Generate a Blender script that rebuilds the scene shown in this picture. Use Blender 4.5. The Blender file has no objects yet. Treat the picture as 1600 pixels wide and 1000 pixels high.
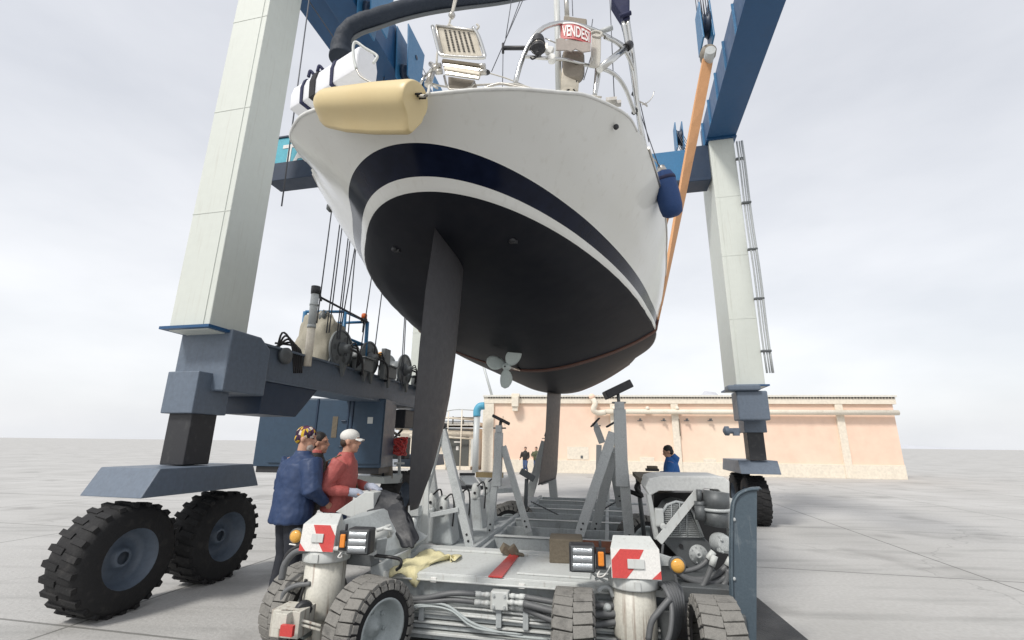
import bpy, math, random
import numpy as np
from mathutils import Vector, Matrix, Euler
random.seed(7)
SC = bpy.context.scene
COL = SC.collection
rad = math.radians

# ------------------------------------------------------------------ camera
EYE = Vector((0.0, 0.0, 1.70)); PITCH = rad(15.0); ROLL = rad(0.7); FPX = 720.0
_F = Vector((0, math.cos(PITCH), math.sin(PITCH)))
_R0 = Vector((1, 0, 0)); _U0 = _R0.cross(_F)
_R = _R0*math.cos(ROLL) + _U0*math.sin(ROLL)
_U = _U0*math.cos(ROLL) - _R0*math.sin(ROLL)
cam_d = bpy.data.cameras.new('camera'); cam = bpy.data.objects.new('camera', cam_d); COL.objects.link(cam)
cam_d.sensor_width = 36.0; cam_d.lens = 36.0*FPX/1600.0
cam_d.clip_start = 0.05; cam_d.clip_end = 6000
cam.matrix_world = Matrix(((_R.x, _U.x, -_F.x, EYE.x), (_R.y, _U.y, -_F.y, EYE.y), (_R.z, _U.z, -_F.z, EYE.z), (0, 0, 0, 1)))
SC.camera = cam
SC.render.engine = 'CYCLES'
SC.view_settings.view_transform = 'Standard'; SC.view_settings.look = 'None'
SC.view_settings.exposure = 0.14; SC.view_settings.gamma = 1.0; SC.view_settings.use_curve_mapping = False
SC.cycles.max_bounces = 8; SC.cycles.diffuse_bounces = 4

# ------------------------------------------------------------------ overcast sky + veiled sun
SUN_EL, SUN_AZ = rad(48), rad(218)     # azimuth clockwise from +Y: behind the camera, to the left
world = bpy.data.worlds.new('World'); SC.world = world; world.use_nodes = True
nt = world.node_tree; nt.nodes.clear()
def wn(t, **k):
    n = nt.nodes.new(t)
    for a, b in k.items(): setattr(n, a, b)
    return n
wo = wn('ShaderNodeOutputWorld'); add = wn('ShaderNodeAddShader')
bg1 = wn('ShaderNodeBackground'); bg2 = wn('ShaderNodeBackground')
sky = wn('ShaderNodeTexSky', sky_type='NISHITA', sun_disc=False)
sky.sun_elevation = SUN_EL; sky.sun_rotation = SUN_AZ; sky.air_density = 1.2; sky.dust_density = 3.0
bg1.inputs['Strength'].default_value = 0.02
nt.links.new(sky.outputs[0], bg1.inputs['Color'])
tc = wn('ShaderNodeTexCoord'); sep = wn('ShaderNodeSeparateXYZ'); nt.links.new(tc.outputs['Generated'], sep.inputs[0])
mp = wn('ShaderNodeMapping'); mp.inputs['Scale'].default_value = (1.3, 1.3, 3.2); nt.links.new(tc.outputs['Generated'], mp.inputs[0])
ns = wn('ShaderNodeTexNoise'); ns.inputs['Scale'].default_value = 1.5; ns.inputs['Detail'].default_value = 7; ns.inputs['Roughness'].default_value = 0.5
nt.links.new(mp.outputs[0], ns.inputs['Vector'])
cr = wn('ShaderNodeValToRGB'); cr.color_ramp.elements[0].position = 0.33; cr.color_ramp.elements[1].position = 0.66
cr.color_ramp.elements[0].color = (0.86, 0.868, 0.885, 1); cr.color_ramp.elements[1].color = (1.07, 1.065, 1.06, 1)
nt.links.new(ns.outputs['Fac'], cr.inputs[0])
gr = wn('ShaderNodeValToRGB'); gr.color_ramp.elements[0].position = 0.0; gr.color_ramp.elements[0].color = (0.76, 0.77, 0.79, 1)
e = gr.color_ramp.elements.new(0.25); e.color = (0.74, 0.745, 0.76, 1)
gr.color_ramp.elements[-1].position = 0.7; gr.color_ramp.elements[-1].color = (0.60, 0.61, 0.64, 1)
nt.links.new(sep.outputs['Z'], gr.inputs[0])
mx = wn('ShaderNodeMix', data_type='RGBA', blend_type='MULTIPLY'); mx.inputs[0].default_value = 1.0
nt.links.new(cr.outputs[0], mx.inputs[6]); nt.links.new(gr.outputs[0], mx.inputs[7])
nt.links.new(mx.outputs[2], bg2.inputs['Color']); bg2.inputs['Strength'].default_value = 1.07
nt.links.new(bg1.outputs[0], add.inputs[0]); nt.links.new(bg2.outputs[0], add.inputs[1]); nt.links.new(add.outputs[0], wo.inputs[0])
sl = bpy.data.lights.new('sun', 'SUN'); sl.energy = 2.5; sl.angle = rad(10); sl.color = (1.0, 0.96, 0.9)
so = bpy.data.objects.new('sun', sl); COL.objects.link(so); so.location = (-20, -30, 40)
sdir = Vector((math.sin(SUN_AZ)*math.cos(SUN_EL), math.cos(SUN_AZ)*math.cos(SUN_EL), math.sin(SUN_EL)))
so.rotation_euler = (-sdir).to_track_quat('-Z', 'Y').to_euler()

# ------------------------------------------------------------------ survey helpers (sight line of the camera met with a real plane)
def ray(px, py): return _F*FPX + _R*(px-800) + _U*(500-py)
def atz(px, py, z):
    d = ray(px, py); return EYE + d*((z-EYE.z)/d.z)
def atY(px, py, Y):
    d = ray(px, py); return EYE + d*(Y/d.y)
def atpl(px, py, p, n):
    d = ray(px, py); n = Vector(n); return EYE + d*((Vector(p)-EYE).dot(n)/d.dot(n))

# ------------------------------------------------------------------ mesh collector
def basis(d, up=(0, 0, 1)):
    d = Vector(d).normalized(); up = Vector(up)
    if abs(d.dot(up.normalized())) > 0.985: up = Vector((0, 1, 0)) if abs(d.y) < .9 else Vector((1, 0, 0))
    s = d.cross(up).normalized(); u = s.cross(d).normalized()
    return s, u, d
class B:
    def __init__(s): s.v = []; s.f = []; s.sm = []; s.mi = []; s.cur = 0
    def face(s, idx, smooth=False): s.f.append(tuple(idx)); s.sm.append(smooth); s.mi.append(s.cur)
    def box(s, c, size, rot=None):
        c = Vector(c); hx, hy, hz = [a/2 for a in size]; n = len(s.v)
        R = rot if rot is not None else Matrix.Identity(3)
        if isinstance(R, (tuple, list)): R = Euler(R).to_matrix()
        for x, y, z in ((-hx,-hy,-hz),(hx,-hy,-hz),(hx,hy,-hz),(-hx,hy,-hz),(-hx,-hy,hz),(hx,-hy,hz),(hx,hy,hz),(-hx,hy,hz)):
            s.v.append(c + R @ Vector((x, y, z)))
        for q in ((0,3,2,1),(4,5,6,7),(0,1,5,4),(1,2,6,5),(2,3,7,6),(3,0,4,7)): s.face([n+i for i in q])
        return s
    def beam(s, p0, p1, w, h, up=(0, 0, 1), w1=None, h1=None):
        p0 = Vector(p0); p1 = Vector(p1); a, u, d = basis(p1-p0, up); n = len(s.v)
        w1 = w if w1 is None else w1; h1 = h if h1 is None else h1
        for p, ww, hh in ((p0, w, h), (p1, w1, h1)):
            for i, j in ((-1,-1),(1,-1),(1,1),(-1,1)): s.v.append(p + a*(i*ww/2) + u*(j*hh/2))
        for q in ((0,3,2,1),(4,5,6,7),(0,1,5,4),(1,2,6,5),(2,3,7,6),(3,0,4,7)): s.face([n+(i) for i in q])
        return s
    def tube(s, pts, r, n=10, cap=True, flat=1.0):
        pts = [Vector(p) for p in pts]; m = len(pts); rs = r if isinstance(r, (list, tuple)) else [r]*m
        base = len(s.v); prev = None
        for i, p in enumerate(pts):
            t = (pts[min(i+1, m-1)] - pts[max(i-1, 0)])
            if t.length < 1e-9: t = Vector((0, 0, 1))
            t.normalize()
            if prev is None: a, u, _ = basis(t)
            else:
                a = prev - t*prev.dot(t)
                a = a.normalized() if a.length > 1e-6 else basis(t)[0]
                u = a.cross(t).normalized()*-1
            prev = a; u = t.cross(a).normalized()
            for k in range(n):
                th = 2*math.pi*k/n
                s.v.append(p + a*(math.cos(th)*rs[i]) + u*(math.sin(th)*rs[i]*flat))
        for i in range(m-1):
            for k in range(n):
                k2 = (k+1) % n
                s.face((base+i*n+k, base+i*n+k2, base+(i+1)*n+k2, base+(i+1)*n+k), True)
        if cap:
            s.face([base+k for k in range(n)][::-1]); s.face([base+(m-1)*n+k for k in range(n)])
        return s
    def lathe(s, prof, c, axis, n=32, smooth=True, cap=True):
        a, u, d = basis(axis); c = Vector(c); base = len(s.v); m = len(prof)
        for r, h in prof:
            for k in range(n):
                th = 2*math.pi*k/n; s.v.append(c + d*h + (a*math.cos(th) + u*math.sin(th))*max(r, 1e-4))
        for i in range(m-1):
            for k in range(n):
                k2 = (k+1) % n; s.face((base+i*n+k, base+i*n+k2, base+(i+1)*n+k2, base+(i+1)*n+k), smooth)
        if cap and prof[0][0] > 1e-3: s.face([base+k for k in range(n)][::-1])
        if cap and prof[-1][0] > 1e-3: s.face([base+(m-1)*n+k for k in range(n)])
        return s
    def prism(s, poly, ext):
        n = len(s.v); m = len(poly); ext = Vector(ext)
        poly = [Vector(p) for p in poly]
        for p in poly: s.v.append(p.copy())
        for p in poly: s.v.append(p + ext)
        s.face([n+i for i in range(m)][::-1]); s.face([n+m+i for i in range(m)])
        for i in range(m): j = (i+1) % m; s.face((n+i, n+j, n+m+j, n+m+i))
        return s
    def grid(s, rows, smooth=True, closed=False):
        n = len(s.v); m = len(rows[0])
        for r in rows:
            for p in r: s.v.append(Vector(p))
        for i in range(len(rows)-1):
            for k in range(m if closed else m-1):
                k2 = (k+1) % m; s.face((n+i*m+k, n+i*m+k2, n+(i+1)*m+k2, n+(i+1)*m+k), smooth)
        return s
    def ball(s, c, r, n=14, sc=(1, 1, 1), rot=None):
        c = Vector(c); rows = []
        R = rot if rot is not None else Matrix.Identity(3)
        for i in range(n//2+1):
            ph = math.pi*i/(n//2); rows.append([c + R @ Vector((math.sin(ph)*math.cos(2*math.pi*k/n)*r*sc[0], math.sin(ph)*math.sin(2*math.pi*k/n)*r*sc[1], math.cos(ph)*r*sc[2])) for k in range(n)])
        return s.grid(rows, True, True)
    def mesh(s, name, off=Vector((0, 0, 0))):
        me = bpy.data.meshes.new(name)
        me.from_pydata([tuple(v-off) for v in s.v], [], s.f)
        me.polygons.foreach_set('use_smooth', s.sm); me.polygons.foreach_set('material_index', s.mi)
        me.update(); return me

def thing(name, label, cat, loc, group=None, kind=None):
    o = bpy.data.objects.new(name, None); COL.objects.link(o); o.location = loc; o.empty_display_size = .2
    o['label'] = label; o['category'] = cat
    if group: o['group'] = group
    if kind: o['kind'] = kind
    return o
def origin_of(p):
    while p.parent: p = p.parent
    return Vector(p['_org']) if '_org' in p else Vector(p.location)
def fix(me, recalc=True):
    import bmesh
    bm = bmesh.new(); bm.from_mesh(me)
    if recalc: bmesh.ops.recalc_face_normals(bm, faces=bm.faces)
    bm.to_mesh(me); bm.free()
def part(name, b, mats, parent, label=None, bevel=0.0, local=False):
    """one mesh object under `parent`, built from world coordinates (or in the thing's own frame when local)"""
    off = Vector((0, 0, 0)) if local else origin_of(parent)
    me = b.mesh(name, off); fix(me)
    for m in (mats if isinstance(mats, (list, tuple)) else [mats]): me.materials.append(m)
    o = bpy.data.objects.new(name, me); COL.objects.link(o); o.parent = parent
    if label: o['label'] = label
    if bevel: add_bevel(o, bevel)
    return o
def add_bevel(o, w, seg=2):
    m = o.modifiers.new('bevel', 'BEVEL'); m.width = w; m.segments = seg; m.limit_method = 'ANGLE'; m.angle_limit = rad(35); m.harden_normals = False
def solo(name, b, mats, label, cat, loc, group=None, kind=None, bevel=0.0, stuff=False):
    loc = Vector(loc); me = b.mesh(name, loc); fix(me)
    for m in (mats if isinstance(mats, (list, tuple)) else [mats]): me.materials.append(m)
    o = bpy.data.objects.new(name, me); COL.objects.link(o); o.location = loc
    if label: o['label'] = label
    if cat: o['category'] = cat
    if group: o['group'] = group
    if kind: o['kind'] = kind
    if bevel: add_bevel(o, bevel)
    return o
def structure(name, b, mats, label=None):
    return solo(name, b, mats, label, None, (0, 0, 0), kind='structure')
def copy_tree(o, parent=None, loc=None, rotz=None, label=None):
    c = o.copy(); COL.objects.link(c); c.parent = parent
    if loc is not None: c.location = loc
    if rotz is not None: c.rotation_euler = (0, 0, rotz)
    if label: c['label'] = label
    for ch in [x for x in COL.objects if x.parent == o]: copy_tree(ch, c)
    return c
def bez(ps, n=16):
    """Catmull-Rom through points"""
    ps = [Vector(p) for p in ps]; out = []
    if len(ps) < 3: return ps
    q = [ps[0]*2-ps[1]] + ps + [ps[-1]*2-ps[-2]]
    per = max(2, n//(len(ps)-1))
    for i in range(len(ps)-1):
        a, b_, c, d = q[i:i+4]
        for k in range(per):
            t = k/per; out.append(0.5*((2*b_) + (c-a)*t + (2*a-5*b_+4*c-d)*t*t + (3*b_-a-3*c+d)*t**3))
    out.append(ps[-1]); return out

# ------------------------------------------------------------------ procedural materials
def mat(name, col, rough=.5, metal=0.0, dirt=.25, dcol=(.10, .09, .08), scale=3.0, bump=.0, bscale=40.0, spec=.5, coat=0.0, streak=0.0, scol=(.16, .11, .07), trans=0.0, emit=None, fine=.06, thr=.55):
    m = bpy.data.materials.new(name); m.use_nodes = True; t = m.node_tree; N = t.nodes; L = t.links
    bs = N['Principled BSDF']; tc = N.new('ShaderNodeTexCoord')
    bs.inputs['Roughness'].default_value = rough; bs.inputs['Metallic'].default_value = metal
    bs.inputs['Specular IOR Level'].default_value = spec; bs.inputs['Coat Weight'].default_value = coat
    if coat: bs.inputs['Coat Roughness'].default_value = 0.06
    if trans: bs.inputs['Transmission Weight'].default_value = trans
    if emit: bs.inputs['Emission Color'].default_value = (*emit[:3], 1); bs.inputs['Emission Strength'].default_value = emit[3]
    def noise(sc, det=5, vec=None, ro=.6):
        n = N.new('ShaderNodeTexNoise'); n.inputs['Scale'].default_value = sc; n.inputs['Detail'].default_value = det; n.inputs['Roughness'].default_value = ro
        L.new(vec or tc.outputs['Object'], n.inputs['Vector']); return n
    def mix(f, a, b_, mode='MIX'):
        x = N.new('ShaderNodeMix'); x.data_type = 'RGBA'; x.blend_type = mode
        for s_, v in ((0, f), (6, a), (7, b_)):
            if isinstance(v, (int, float)): x.inputs[s_].default_value = v
            elif isinstance(v, tuple): x.inputs[s_].default_value = (*v[:3], 1)
            else: L.new(v, x.inputs[s_])
        return x.outputs[2]
    def ramp(v, a, b_, hi=1.0):
        r = N.new('ShaderNodeMapRange'); r.inputs[1].default_value = a; r.inputs[2].default_value = b_; r.inputs[4].default_value = hi
        L.new(v, r.inputs[0]); return r.outputs[0]
    out = col
    n1 = noise(scale)
    if fine:
        nf = noise(scale*9, 3)
        lo = tuple(c*(1-fine*2) for c in col); hi = tuple(min(1, c*(1+fine)) for c in col)
        out = mix(ramp(nf.outputs['Fac'], .3, .7), lo, hi)
    if dirt: out = mix(ramp(n1.outputs['Fac'], thr, thr+.25, dirt), out, dcol)
    if streak:
        mp_ = N.new('ShaderNodeMapping'); mp_.inputs['Scale'].default_value = (14, 14, .7); L.new(tc.outputs['Object'], mp_.inputs[0])
        n2 = noise(2.2, 4, mp_.outputs[0]); out = mix(ramp(n2.outputs['Fac'], .56, .72, streak), out, scol)
    if isinstance(out, tuple): bs.inputs['Base Color'].default_value = (*out, 1)
    else: L.new(out, bs.inputs['Base Color'])
    n3 = noise(scale*4, 4); L.new(ramp(n3.outputs['Fac'], .2, .8, 1), (rr := N.new('ShaderNodeMapRange')).inputs[0])
    rr.inputs[3].default_value = max(.02, rough-.08); rr.inputs[4].default_value = min(1, rough+.1); L.new(rr.outputs[0], bs.inputs['Roughness'])
    if bump:
        n4 = noise(bscale, 4); bp = N.new('ShaderNodeBump'); bp.inputs['Strength'].default_value = bump; bp.inputs['Distance'].default_value = .02
        L.new(n4.outputs['Fac'], bp.inputs['Height']); L.new(bp.outputs[0], bs.inputs['Normal'])
    m['_c'] = 1
    return m
M = {}
M['grey'] = mat('trailer_grey_paint', (.42, .45, .455), .5, dirt=.65, dcol=(.17, .16, .15), scale=5, bump=.08, streak=.3, scol=(.18,.16,.14))
M['greylight'] = mat('pale_grey_paint', (.58, .60, .585), .5, dirt=.3, dcol=(.33, .32, .29), scale=5, bump=.04, streak=.35, scol=(.25,.2,.16), fine=.02)
M['column'] = mat('column_cream_paint', (.60, .585, .52), .45, dirt=.25, dcol=(.3, .27, .2), scale=6, bump=.04, streak=.9, scol=(.17, .09, .055))
M['galv'] = mat('galvanised_steel', (.50, .525, .525), .48, metal=.12, dirt=.6, dcol=(.27, .29, .30), scale=14, bump=.06, fine=.12)
M['galvdark'] = mat('dull_dark_steel', (.125, .135, .14), .5, metal=.3, dirt=.4, dcol=(.09, .08, .07), scale=10, bump=.1)
M['steelblue'] = mat('blue_grey_paint', (.125, .158, .205), .45, dirt=.3, dcol=(.16, .17, .18), scale=2.2, bump=.03, streak=.2, scol=(.07,.075,.08))
M['blue'] = mat('lift_blue_paint', (.014, .075, .185), .4, dirt=.25, dcol=(.03, .05, .08), scale=1.6, bump=.03, fine=.02)
M['bluelight'] = mat('bright_blue_paint', (.035, .165, .33), .4, dirt=.25, dcol=(.05, .1, .16), scale=3, bump=.03)
M['cyan'] = mat('cyan_sign_paint', (.09, .42, .53), .4, dirt=.15, dcol=(.1, .25, .3), scale=2)
M['navy'] = mat('navy_paint', (.012, .03, .065), .45, dirt=.3, dcol=(.03, .045, .06), scale=2)
M['palegreen'] = mat('pale_green_grey_paint', (.60, .63, .585), .5, dirt=.2, dcol=(.50, .51, .46), scale=1.1, streak=.25, scol=(.42,.40,.34), fine=.012)
M['winch'] = mat('winch_grey', (.19, .205, .21), .5, metal=.2, dirt=.5, dcol=(.07, .065, .06), scale=8, bump=.1)
M['black'] = mat('black_rubber_hose', (.018, .018, .02), .42, dirt=.3, dcol=(.10, .095, .09), scale=9, bump=.05)
M['hosegrey'] = mat('dusty_grey_hose', (.125, .13, .135), .5, dirt=.4, dcol=(.2, .2, .19), scale=10)
M['tread'] = mat('dusty_tyre_tread', (.235, .228, .212), .9, dirt=.5, dcol=(.05, .05, .05), scale=12, bump=.5, bscale=60, thr=.5, spec=.2)
M['rubber'] = mat('tyre_rubber', (.022, .022, .023), .75, dirt=.45, dcol=(.09, .085, .08), scale=9, bump=.3, bscale=50, spec=.3)
M['rim'] = mat('rim_paint', (.42, .46, .46), .5, dirt=.4, dcol=(.20, .2, .18), scale=12, bump=.08)
M['red'] = mat('red_reflective', (.60, .065, .06), .35, dirt=.45, dcol=(.55, .25, .23), scale=10)
M['white'] = mat('white_reflective', (.78, .77, .74), .35, dirt=.25, dcol=(.4, .37, .32), scale=9)
M['orange'] = mat('amber_lens', (.85, .28, .04), .15, dirt=.1, spec=.6, scale=9)
M['amberround'] = mat('amber_round_lens', (.75, .40, .08), .2, dirt=.2, spec=.6, dcol=(.35,.2,.1), scale=12)
M['lens'] = mat('headlamp_glass', (.50, .53, .55), .16, metal=.5, dirt=.2, dcol=(.3, .3, .3), scale=16, bump=.3, bscale=90)
M['blackplastic'] = mat('black_plastic', (.025, .026, .03), .5, dirt=.35, dcol=(.12, .12, .115), scale=12)
M['hoodwhite'] = mat('hood_pale_paint', (.68, .69, .67), .5, dirt=.3, dcol=(.45, .45, .43), scale=4)
M['wood'] = mat('weathered_wood', (.155, .13, .095), .85, dirt=.6, dcol=(.07, .055, .04), scale=5, bump=.5, bscale=25)
M['woodpale'] = mat('pale_timber', (.42, .32, .17), .8, dirt=.4, dcol=(.2, .14, .08), scale=6, bump=.3)
M['rust'] = mat('rusty_steel', (.24, .075, .03), .85, dirt=.6, dcol=(.07, .03, .02), scale=7, bump=.4)
M['cloth'] = mat('yellow_rag', (.72, .66, .40), .9, dirt=.35, dcol=(.4, .33, .16), scale=12, bump=.15)
M['blacktarp'] = mat('black_cover', (.02, .022, .027), .5, dirt=.3, dcol=(.07, .07, .075), scale=8, bump=.2, bscale=20)
M['beigetarp'] = mat('beige_tarpaulin', (.36, .335, .27), .8, dirt=.4, dcol=(.2, .18, .13), scale=5, bump=.3, bscale=14)
M['cable'] = mat('steel_cable', (.10, .105, .12), .5, metal=.5, dirt=.2)
M['rope'] = mat('pale_rope', (.55, .53, .48), .85, dirt=.3, dcol=(.3, .28, .24), scale=30)
M['steel'] = mat('polished_stainless', (.62, .62, .60), .18, metal=1.0, dirt=.2, dcol=(.4, .36, .3), scale=20)
M['steelold'] = mat('stained_stainless', (.52, .50, .46), .3, metal=.85, dirt=.4, dcol=(.33, .26, .18), scale=16)
M['gel'] = None
M['fender'] = mat('aged_fender_vinyl', (.66, .53, .285), .42, dirt=.45, dcol=(.60, .45, .22), scale=2.0, bump=.0, thr=.5, fine=.008)
M['bluefender'] = mat('blue_fender_sleeve', (.018, .055, .17), .75, dirt=.2, dcol=(.03, .07, .14), scale=8, bump=.25, bscale=120)
M['whitecover'] = mat('white_vinyl_cover', (.78, .79, .82), .5, dirt=.1, dcol=(.6, .6, .62), scale=4, bump=.25, bscale=5, fine=.01)
M['navystrap'] = mat('navy_webbing', (.018, .022, .065), .8, dirt=.1)
M['blackstrap'] = mat('black_webbing', (.015, .015, .018), .8, dirt=.1)
M['sail'] = mat('dark_sailcover', (.010, .018, .032), .7, dirt=.3, dcol=(.03, .045, .065), scale=9, bump=.5, bscale=9)
M['sling'] = mat('orange_sling_webbing', (.62, .33, .16), .8, dirt=.3, dcol=(.42, .2, .1), scale=6, bump=.2, bscale=120)
M['slingdark'] = mat('worn_sling_webbing', (.15, .07, .052), .8, dirt=.5, dcol=(.12, .06, .05), scale=5, bump=.2, bscale=120)
M['taupe'] = mat('taupe_fabric', (.27, .24, .20), .85, dirt=.35, dcol=(.17, .145, .12), scale=10, bump=.2)
M['signgrey'] = mat('grey_brown_panel', (.36, .32, .29), .8, dirt=.1)
M['signred'] = mat('faded_red_print', (.50, .10, .10), .5, dirt=.25, dcol=(.6, .3, .28), scale=14)
M['signwhite'] = mat('white_print', (.78, .76, .74), .5, dirt=.1)
M['concrete'] = None
M['pink'] = mat('pink_plaster', (.84, .62, .49), .9, dirt=.85, dcol=(.82, .73, .59), scale=.22, bump=.15, bscale=6, thr=.47, fine=.03)
M['cream'] = mat('cream_plaster', (.78, .71, .60), .9, dirt=.45, dcol=(.71, .65, .55), scale=.8, bump=.15, bscale=6, streak=.15, scol=(.4,.35,.27))
M['roofsheet'] = mat('pale_roof_sheet', (.72, .70, .64), .7, dirt=.4, dcol=(.35, .32, .27), scale=1.5)
M['pipecream'] = mat('cream_pipe', (.76, .70, .59), .6, dirt=.4, dcol=(.4, .32, .22), scale=2)
M['doorgrey'] = mat('grey_door', (.085, .09, .085), .6, dirt=.3, scale=2)
M['bluepipe'] = mat('blue_pipe', (.08, .33, .48), .5, dirt=.2)
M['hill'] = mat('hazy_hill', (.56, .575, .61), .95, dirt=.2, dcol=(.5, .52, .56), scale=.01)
M['skin'] = mat('weathered_skin', (.52, .29, .20), .55, dirt=.25, dcol=(.40, .19, .13), scale=20)
M['prop'] = mat('propeller_grey_coating', (.55, .62, .60), .5, dirt=.35, dcol=(.42, .48, .46), scale=8, bump=.03)
# ================================================================== GROUND
def concrete_material():
    m = bpy.data.materials.new('pale_concrete_yard'); m.use_nodes = True; t = m.node_tree; N = t.nodes; L = t.links
    bs = N['Principled BSDF']; tc = N.new('ShaderNodeTexCoord'); bs.inputs['Roughness'].default_value = .85
    def noise(sc, det=6, vec=None):
        n = N.new('ShaderNodeTexNoise'); n.inputs['Scale'].default_value = sc; n.inputs['Detail'].default_value = det; L.new(vec or tc.outputs['Object'], n.inputs['Vector']); return n
    def mix(f, a, b):
        x = N.new('ShaderNodeMix'); x.data_type = 'RGBA'
        for s_, v in ((0, f), (6, a), (7, b)):
            if isinstance(v, tuple): x.inputs[s_].default_value = (*v, 1)
            else: L.new(v, x.inputs[s_])
        return x.outputs[2]
    def mr(src, a, b, c=0, d=1):
        r = N.new('ShaderNodeMapRange'); L.new(src, r.inputs[0])
        for i, v in enumerate((a, b, c, d)): r.inputs[i+1].default_value = v
        return r.outputs[0]
    mp_ = N.new('ShaderNodeMapping'); mp_.inputs['Scale'].default_value = (.35, 2.2, 1); mp_.inputs['Rotation'].default_value = (0, 0, .12); L.new(tc.outputs['Object'], mp_.inputs[0])
    c = mix(mr(noise(.35).outputs['Fac'], .3, .7), (.42, .415, .40), (.52, .515, .50))
    c = mix(mr(noise(1.3, 8, mp_.outputs[0]).outputs['Fac'], .52, .72, 0, .55), c, (.26, .26, .25))
    c = mix(mr(noise(22, 4).outputs['Fac'], .35, .75, 0, .3), c, (.27, .265, .25))
    vo = N.new('ShaderNodeTexVoronoi'); vo.feature = 'DISTANCE_TO_EDGE'; vo.inputs['Scale'].default_value = .16; wv = N.new('ShaderNodeMapping'); L.new(tc.outputs['Object'], wv.inputs[0])
    wn_ = noise(1.1, 6); ad = N.new('ShaderNodeVectorMath'); ad.operation = 'MULTIPLY_ADD'; ad.inputs[1].default_value = (1.2, 1.2, 0); L.new(wn_.outputs['Color'], ad.inputs[0]); L.new(tc.outputs['Object'], ad.inputs[2]); L.new(ad.outputs[0], vo.inputs['Vector'])
    c = mix(mr(vo.outputs['Distance'], .0, .0035, .3, 0), c, (.10, .10, .095))
    br = N.new('ShaderNodeTexBrick'); br.inputs['Scale'].default_value = 1; br.inputs['Brick Width'].default_value = 5.0; br.inputs['Row Height'].default_value = 4.0; br.inputs['Mortar Size'].default_value = .018; br.offset = 0
    mb = N.new('ShaderNodeMapping'); mb.inputs['Rotation'].default_value = (0, 0, .2); L.new(tc.outputs['Object'], mb.inputs[0]); L.new(mb.outputs[0], br.inputs['Vector'])
    c = mix(mr(br.outputs['Fac'], 0, 1, 0, .75), c, (.13, .13, .12))
    c = mix(mr(noise(.55, 3).outputs['Fac'], .60, .70, 0, .45), c, (.20, .195, .185))
    L.new(c, bs.inputs['Base Color'])
    bp = N.new('ShaderNodeBump'); bp.inputs['Strength'].default_value = .35; bp.inputs['Distance'].default_value = .02; L.new(noise(30).outputs['Fac'], bp.inputs['Height']); L.new(bp.outputs[0], bs.inputs['Normal'])
    return m
M['concrete'] = concrete_material()
g = B(); g.grid([[(x, y, 0) for x in (-2500, -60, -10, 0, 10, 60, 2500)] for y in (-1500, -40, 0, 12, 40, 120, 4000)], False)
structure('ground', g, M['concrete'])
# ================================================================== SAILING YACHT (stern towards the camera)
BO = Vector((-0.634, 3.75, 3.75))
_th, _heel, _trim = 0.18766, -0.02585, 0.01785
bh = Vector((math.sin(_th)*math.cos(_trim), math.cos(_th)*math.cos(_trim), math.sin(_trim)))
br = Vector((math.cos(_th), -math.sin(_th), 0)); bu = br.cross(bh)
br, bu = br*math.cos(_heel)+bu*math.sin(_heel), bu*math.cos(_heel)-br*math.sin(_heel)
BM = Matrix((br, bh, bu)).transposed()          # local (x stb, y fwd, z up) -> world
def bw(x, y, z): return BO + BM @ Vector((x, y, z))
def toloc(P): return BM.transposed() @ (Vector(P)-BO)
def bxp(px, py, x): return toloc(atpl(px, py, bw(x, 0, 0), br))
def bsp(px, py, s): return toloc(atpl(px, py, bw(0, s, 0), bh))
def bzp(px, py, z): return toloc(atpl(px, py, bw(0, 0, z), bu))

ZS = [(-1.0, 7.4), (-.93, 5.5), (-.78, 3.6), (-.62, 2.), (-.5, 1.), (-.33, 0), (-.14, -.54), (-.07, -.62), (.06, -.86), (.19, -1.15), (.30, -1.43), (2, -5.48)]
_z = np.array([a for a, b in ZS]); _s = np.array([b for a, b in ZS])
_zz = np.linspace(-1.0, 1.2, 400); _ss = np.interp(_zz, _z, _s)
_k = np.hanning(23); _k /= _k.sum()
_pad = np.pad(_ss, 11, mode='reflect', reflect_type='odd'); _ss2 = np.convolve(_pad, _k, 'valid')
def s0(z): return float(np.interp(z, _zz, _ss2))
def zb(s):
    if s <= 7.4: return float(np.interp(-s, -_ss2[::1], _zz)) if False else float(np.interp(s, _ss2[::-1], _zz[::-1]))
    t = (s-7.4)/7.4; return -1.0 + 2.0*t**1.75
def Wf(x, smax=2.6):
    a = 1.06*math.sqrt(max(x, 1e-9)); return (a**-8+smax**-8)**(-1/8)
def hb(s, z):
    if s > 7.4:
        zz = -1.0 + (z-zb(s))/(1.05-zb(s))*(1.05+1.0); b = Wf(7.4-s0(min(zz, 1.1)))
        t = (s-7.4)/7.45; b *= .955*.802*(1-.60*min(1, max(0, (-.14-zz)/.88))); return b*max(0.0, (1-t**2.3))*(1-.25*t*(1-(z-zb(s))/(1.2-zb(s))))
    w = Wf(s - s0(z))*(1-.045*min(1, max(0, (s-.5)/2.8)))
    if s > 4.5: w *= 1-.0235*(s-4.5)**2
    if z < -.14: w *= 1-(.47+.13*min(1, max(0, (s-3.5)/3)))*min(1, (-.14-z)/.88)*min(1, max(0, s/2.2))
    return w
def shx(s): return .042*(math.sqrt((s-.6)**2+.25)+(s-.6))/2
LIP = [(0, -1.15, .19), (.3, -1.13, .215), (.6, -1.05, .28), (.85, -.93, .355), (1.09, -.75, .45), (1.25, -.61, .53), (1.36, -.47, .59), (1.5, -.27, .66), (1.6, -.10, .715), (1.665, .05, .755), (1.73, .25, .775)]
_ly = np.array([a for a, b, c in LIP]); _ls = np.array([b for a, b, c in LIP]); _lz = np.array([c for a, b, c in LIP])
def pz(x, s, z): return z-.13*math.exp(-((s+.35)/.65)**2)*min(1, max(0, (-x-.35)/.8))
def pw(x, s): return x*(1-.075*math.exp(-((s-.0)/.7)**2)) if x < 0 else x
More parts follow.
